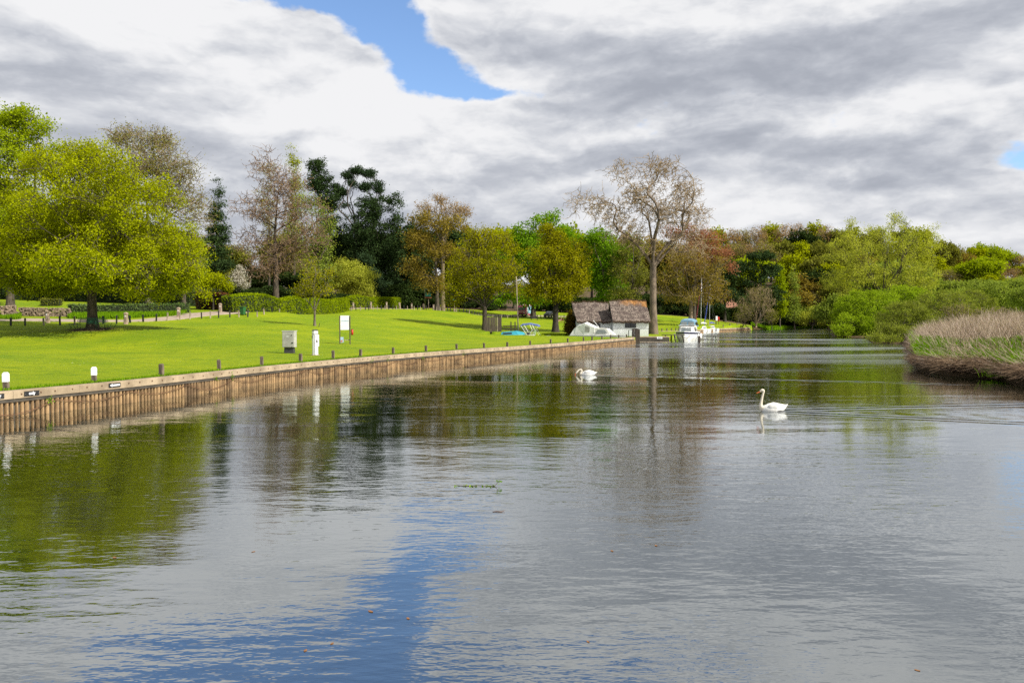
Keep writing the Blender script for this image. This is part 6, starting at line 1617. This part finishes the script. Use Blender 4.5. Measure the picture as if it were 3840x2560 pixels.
MB().box((0, -2.68, .5), (1.9, .12, .22), bev=.03).build('bumper', M['darkgrey'], o)
for s in (-1, 1):
    MB().sphere((s * .72, -2.66, .82), (.14, .06, .12), 8).build('headlight', M['white2'], o)
    for y in (-1.75, 1.6): MB().tube([(s * .80, y, .34), (s * 1.02, y, .34)], .34, 16).build('wheel', M['tyre'], o)
MB().tube([(0, -1.5, 2.5), (0, -1.5, 2.7), (0, -1.5, 3.0)], [.10, .14, .04], 10).build('roof_cone', M['white'], o)
g = at_ground(2062, 181)
o = empty('parked_car', g, R(-20), 'black car parked behind the posts near the oak trunk', 'car')
prof = [(-2.0, .35), (-2.05, .72), (-1.85, .86), (-1.0, .98), (-.35, 1.42), (.9, 1.46), (1.75, 1.0), (2.0, .9), (2.0, .35)]
MB().loft([[(x * (1 if z < 1.0 else .82), y, z) for y, z in prof] for x in (-.86, -.80, .80, .86)]).build('body', M['carblack'], o)
quadpane([(-.62, -.98, 1.03), (.62, -.98, 1.03), (.56, -.40, 1.39), (-.56, -.40, 1.39)], 'windscreen', M['glass2'], o, .03)
for s in (-1, 1):
    MB().sphere((s * .62, -2.0, .68), (.16, .08, .09), 8).build('headlight', M['white2'], o)
    quadpane([(s * .85, -.5, 1.0), (s * .85, 1.2, 1.0), (s * .72, .85, 1.36), (s * .72, -.1, 1.36)][::(1 if s < 0 else -1)], 'side_window', M['glass'], o, .03)
    for y in (-1.3, 1.3): MB().tube([(s * .68, y, .32), (s * .88, y, .32)], .32, 16).build('wheel', M['tyre'], o)
MB().box((0, -2.04, .42), (.5, .02, .11)).build('number_plate', M['white'], o)
def park_bench(loc, rz, mat, label):
    o = empty('park_bench', loc, rz, label, 'bench')
    s = MB(); [s.box((0, -.1 - k * .12, .43), (1.4, .10, .035)) for k in range(4)]; s.build('seat', mat, o)
    s = MB(); [s.box((0, .02 + k * .03, .56 + k * .13), (1.4, .03, .10)) for k in range(3)]; s.build('backrest', mat, o)
    for x in (-.66, .66):
        for y, h in ((-.46, .62), (.03, .9)): MB().box((x, y, h / 2), (.06, .06, h)).build('leg', mat, o)
        MB().box((x, -.22, .62), (.06, .52, .04)).build('armrest', mat, o)
    return o
park_bench(at_ground(2003, 166), R(18), M['black'], 'black park bench on the lawn near the pink van')
g = at_ground(2106, 162)
bo = park_bench(g, R(-62), paint('reddish_bench_wood', (.32, .13, .06), .7, .2), 'reddish wooden bench with a seated person, right of the oak trunk')
# seated person: one skinned body
def skinned(name, verts, edges, radii, mat, par, lvl=2):
    me = bpy.data.meshes.new(name); me.from_pydata(verts, edges, []); ob_ = bpy.data.objects.new('tmp', me); COL.objects.link(ob_)
    md = ob_.modifiers.new('s', 'SKIN'); sm = ob_.modifiers.new('d', 'SUBSURF'); sm.levels = sm.render_levels = lvl
    for i, r in enumerate(radii): me.skin_vertices[0].data[i].radius = (r, r)
    me.skin_vertices[0].data[0].use_root = True
    bpy.context.view_layer.update()
    m2 = bpy.data.meshes.new_from_object(ob_.evaluated_get(bpy.context.evaluated_depsgraph_get())); bpy.data.objects.remove(ob_)
    m2.materials.clear(); m2.name = name
    for pl in m2.polygons: pl.use_smooth = True
    return link_mesh(name, m2, mat, par)
po = empty('person', g, R(-62), 'person in a dark red top sitting on the reddish bench, legs stretched out', 'person')
vs = [(0, -.22, .50), (0, -.16, .75), (0, -.14, .98), (0, -.15, 1.06), (0, -.17, 1.20), (-.09, -.26, .48), (-.12, -.62, .50), (-.12, -.86, .08), (-.12, -1.0, .04), (.09, -.26, .48), (.12, -.64, .50), (.12, -.92, .10), (.12, -1.06, .05),
      (-.19, -.15, .96), (-.25, -.22, .72), (-.16, -.44, .62), (.19, -.15, .96), (.25, -.22, .72), (.16, -.44, .62)]
ed = [(0, 1), (1, 2), (2, 3), (3, 4), (0, 5), (5, 6), (6, 7), (7, 8), (0, 9), (9, 10), (10, 11), (11, 12), (2, 13), (13, 14), (14, 15), (2, 16), (16, 17), (17, 18)]
skinned('body', vs, ed, [.14, .14, .15, .055, .10, .09, .065, .045, .04, .09, .065, .045, .04, .055, .042, .032, .055, .042, .032], M['skin'], po)
skinned('shirt', [(0, -.21, .52), (0, -.16, .75), (0, -.14, .99), (-.19, -.15, .95), (-.235, -.20, .80), (.19, -.15, .95), (.235, -.20, .80)], [(0, 1), (1, 2), (2, 3), (3, 4), (2, 5), (5, 6)], [.16, .16, .165, .07, .06, .07, .06], M['cloth'], po)
MB().sphere((0, -.15, 1.27), (.095, .105, .09), 10).build('hair', M['brown'], po)
# lamp post and signs by the dark hollow
g = at_ground(1594, 171); h = gp(1594, 1083, 171).z - g.z
o = empty('street_lamp', g, 0, 'thin grey street lamp in front of the dark hollow in the trees', 'street lamp')
MB().tube([(0, 0, 0), (0, 0, h - .1), (.25, 0, h), (.4, 0, h - .05)], [.06, .045, .04, .04], 8).build('pole', M['steel'], o); MB().box((.45, 0, h - .1), (.42, .16, .09), bev=.02).build('lamp_head', M['steel'], o)
def pole_sign(u, d, vt, vb_, vg, wpx, label):
    g = at_ground(u, d); zt, zb = gp(u, vt, d).z - g.z, gp(u, vb_, d).z - g.z; w = wpx / FPX * d
    o = empty('pole_sign', g, R(8), label, 'sign', 'turquoise signs on white poles')
    MB().tube([(0, .04, -.2), (0, .04, zb)], .07, 8).build('pole', M['postpale'], o)
    MB().box((0, 0, (zt + zb) / 2 + .15), (w, .07, (zt - zb) * .72), bev=.01).build('board', M['sign'], o)
    MB().box((0, -.01, zb + .08), (w * 1.05, .09, (zt - zb) * .24), bev=.01).build('lower_board', M['brick'], o)
pole_sign(1607, 168.5, 1099, 1117, 1160, 21, 'turquoise sign on a white pole beside the street lamp')
pole_sign(1704, 176, 1118, 1130, 1166, 16, 'turquoise sign on a white pole half hidden by the golden oak leaves')
# things on the far lawn by the yachts
g = gp(2685, 1230, 186); g.z = G(g.x, g.y)
o = empty('far_notice_board', g, R(8), 'small white notice board on a dark post by the far quay', 'notice board')
MB().box((0, 0, 1.0), (.16, .1, 2.1)).build('post', M['brown'], o); MB().box((.12, -.06, 1.45), (.42, .05, 1.05)).build('panel', M['white'], o)
g = gp(2694, 1230, 187); g.z = G(g.x, g.y)
o = empty('lifebuoy_box', g, 0, 'red lifebuoy housing on a short post by the far quay', 'lifebuoy housing')
MB().box((0, 0, .55), (.09, .09, 1.1)).build('post', M['brown'], o); MB().box((0, -.05, 1.25), (.42, .16, 1.05), bev=.1).build('housing', M['red'], o)
MB().box((0, -.14, 1.05), (.2, .02, .2)).build('opening', M['black'], o)
g = gp(2770, 1228, 196); g.z = G(g.x, g.y)
o = empty('white_pole', g, 0, 'thin white marker pole near the end of the far quay', 'pole'); MB().tube([(0, 0, 0), (0, 0, 1.85)], .045, 8).build('shaft', M['white'], o); MB().box((0, 0, 1.95), (.16, .05, .22)).build('marker', M['white'], o)
for i, (u, y) in enumerate([(2482, 0), (2501, 0), (2518, 0), (2534, 0), (2712, 0), (2737, 0), (2764, 0), (2797, 0)]):
    a = (u - 1920) / FPX; aa = QR[:, 0] / QR[:, 1]; yy = float(np.interp(a, aa, QR[:, 1])) + 1.2
    o = first.copy(); COL.objects.link(o); o.location = (a * yy, yy, G(a * yy, yy)); o.scale = (1.1, 1.1, 1.1); o.rotation_euler = (0, 0, .3)
    tag(o, 'small dark post on the far quay behind the boats, %s from the left' % ordn(i + 1), 'post', 'posts along the far quay')
# brick house in the trees
g = at_ground(2700, 236); zt = gp(2700, 1134, 236).z - g.z
zt = max(zt, 5.0)
o = empty('brick_house', g, R(6), 'red brick house with pink tiled roof half hidden by dark pines', 'house')
MB().loft([[(x, -3.0, -1), (x, -3.0, zt - 2.4), (x, 0, zt), (x, 3.0, zt - 2.4), (x, 3.0, -1)] for x in (-4.2, 4.2)]).build('wall', M['brick'], o)
for s in (-1, 1): MB().loft([[(x, s * 3.35, zt - 2.62), (x, 0, zt + .08), (x, 0, zt + .22), (x, s * 3.35, zt - 2.48)] for x in (-4.5, 4.5)]).build('roof', M['tile'], o)
MB().box((2.6, .3, zt + .6), (.8, .7, 1.4)).build('chimney', M['brick'], o)
for x in (-2.4, 0.2, 2.8):
    f = MB().box((x, -3.03, zt - 3.4), (1.1, .08, 1.2)).build('window', M['white'], o)
    for s in (-1, 1): MB().box((x + s * .26, -3.075, zt - 3.4), (.46, .012, 1.04)).build('pane', M['glass'], f)
# floating leaves and a twig
rf_ = np.random.default_rng(77)
FL = [(2295, 2065), (1145, 2438), (1530, 2318), (2205, 2405), (1390, 2292), (2460, 2045), (950, 2068), (430, 2090), (1245, 2412), (3440, 2512)]
lf = None
for i, (u, v) in enumerate(FL):
    p = gz(u, v, 0.0)
    if lf is None:
        V = []; n = 8
        for k in range(n): t = 2 * math.pi * k / n; V.append((math.cos(t) * .034, math.sin(t) * .018, .0035 + .003 * math.cos(t) ** 2))
        lf = MB().loft([[(x, y, z - .0015) for x, y, z in V], V]).build('floating_leaf', M['fleaf']); o = lf
    else: o = lf.copy(); COL.objects.link(o)
    o.location = p; o.rotation_euler = (0, 0, rf_.uniform(0, 6.28)); s = rf_.uniform(.7, 1.25); o.scale = (s, s, s)
    tag(o, 'brown fallen leaf floating on the near water, %s of the floating leaves' % ordn(i + 1), 'leaf', 'leaves floating on the river')
p = gz(1870, 1919, 0.0)
o = MB().tube([(-.10, 0, .004), (-.04, .02, .01), (.05, -.01, .008), (.10, .03, .02)], [.004, .007, .007, .003], 6).build('floating_twig', M['rust'], loc=p); tag(o, 'curled brown twig floating in mid river', 'twig')
p = gz(1800, 1822, 0.0)
o = empty('floating_weed', p, 0, 'strand of green water weed with an upright sprig floating in mid river', 'weed')
MB().tube([(-.45, .03, .0), (-.25, 0, .006), (0, .03, .0), (.28, -.02, .008), (.36, 0, .10)], [.004, .007, .005, .007, .004], 6).build('stem', M['post'], o)
c = np.concatenate([np.array([[.36, 0, .09]]) + rf_.normal(size=(16, 3)) * .03, np.stack([rf_.uniform(-.5, .3, 30), rf_.normal(size=30) * .03, np.full(30, .012)], 1)])
lv = leaves(c, .05, rf_, .3); link_mesh('leaves', np_mesh('leaves', lv[0], lv[1], rf_.uniform(0, 1, len(c))), LEAF['green'], o)
print('script objects', len(bpy.data.objects), 'seconds', round(time.time() - T0, 1))
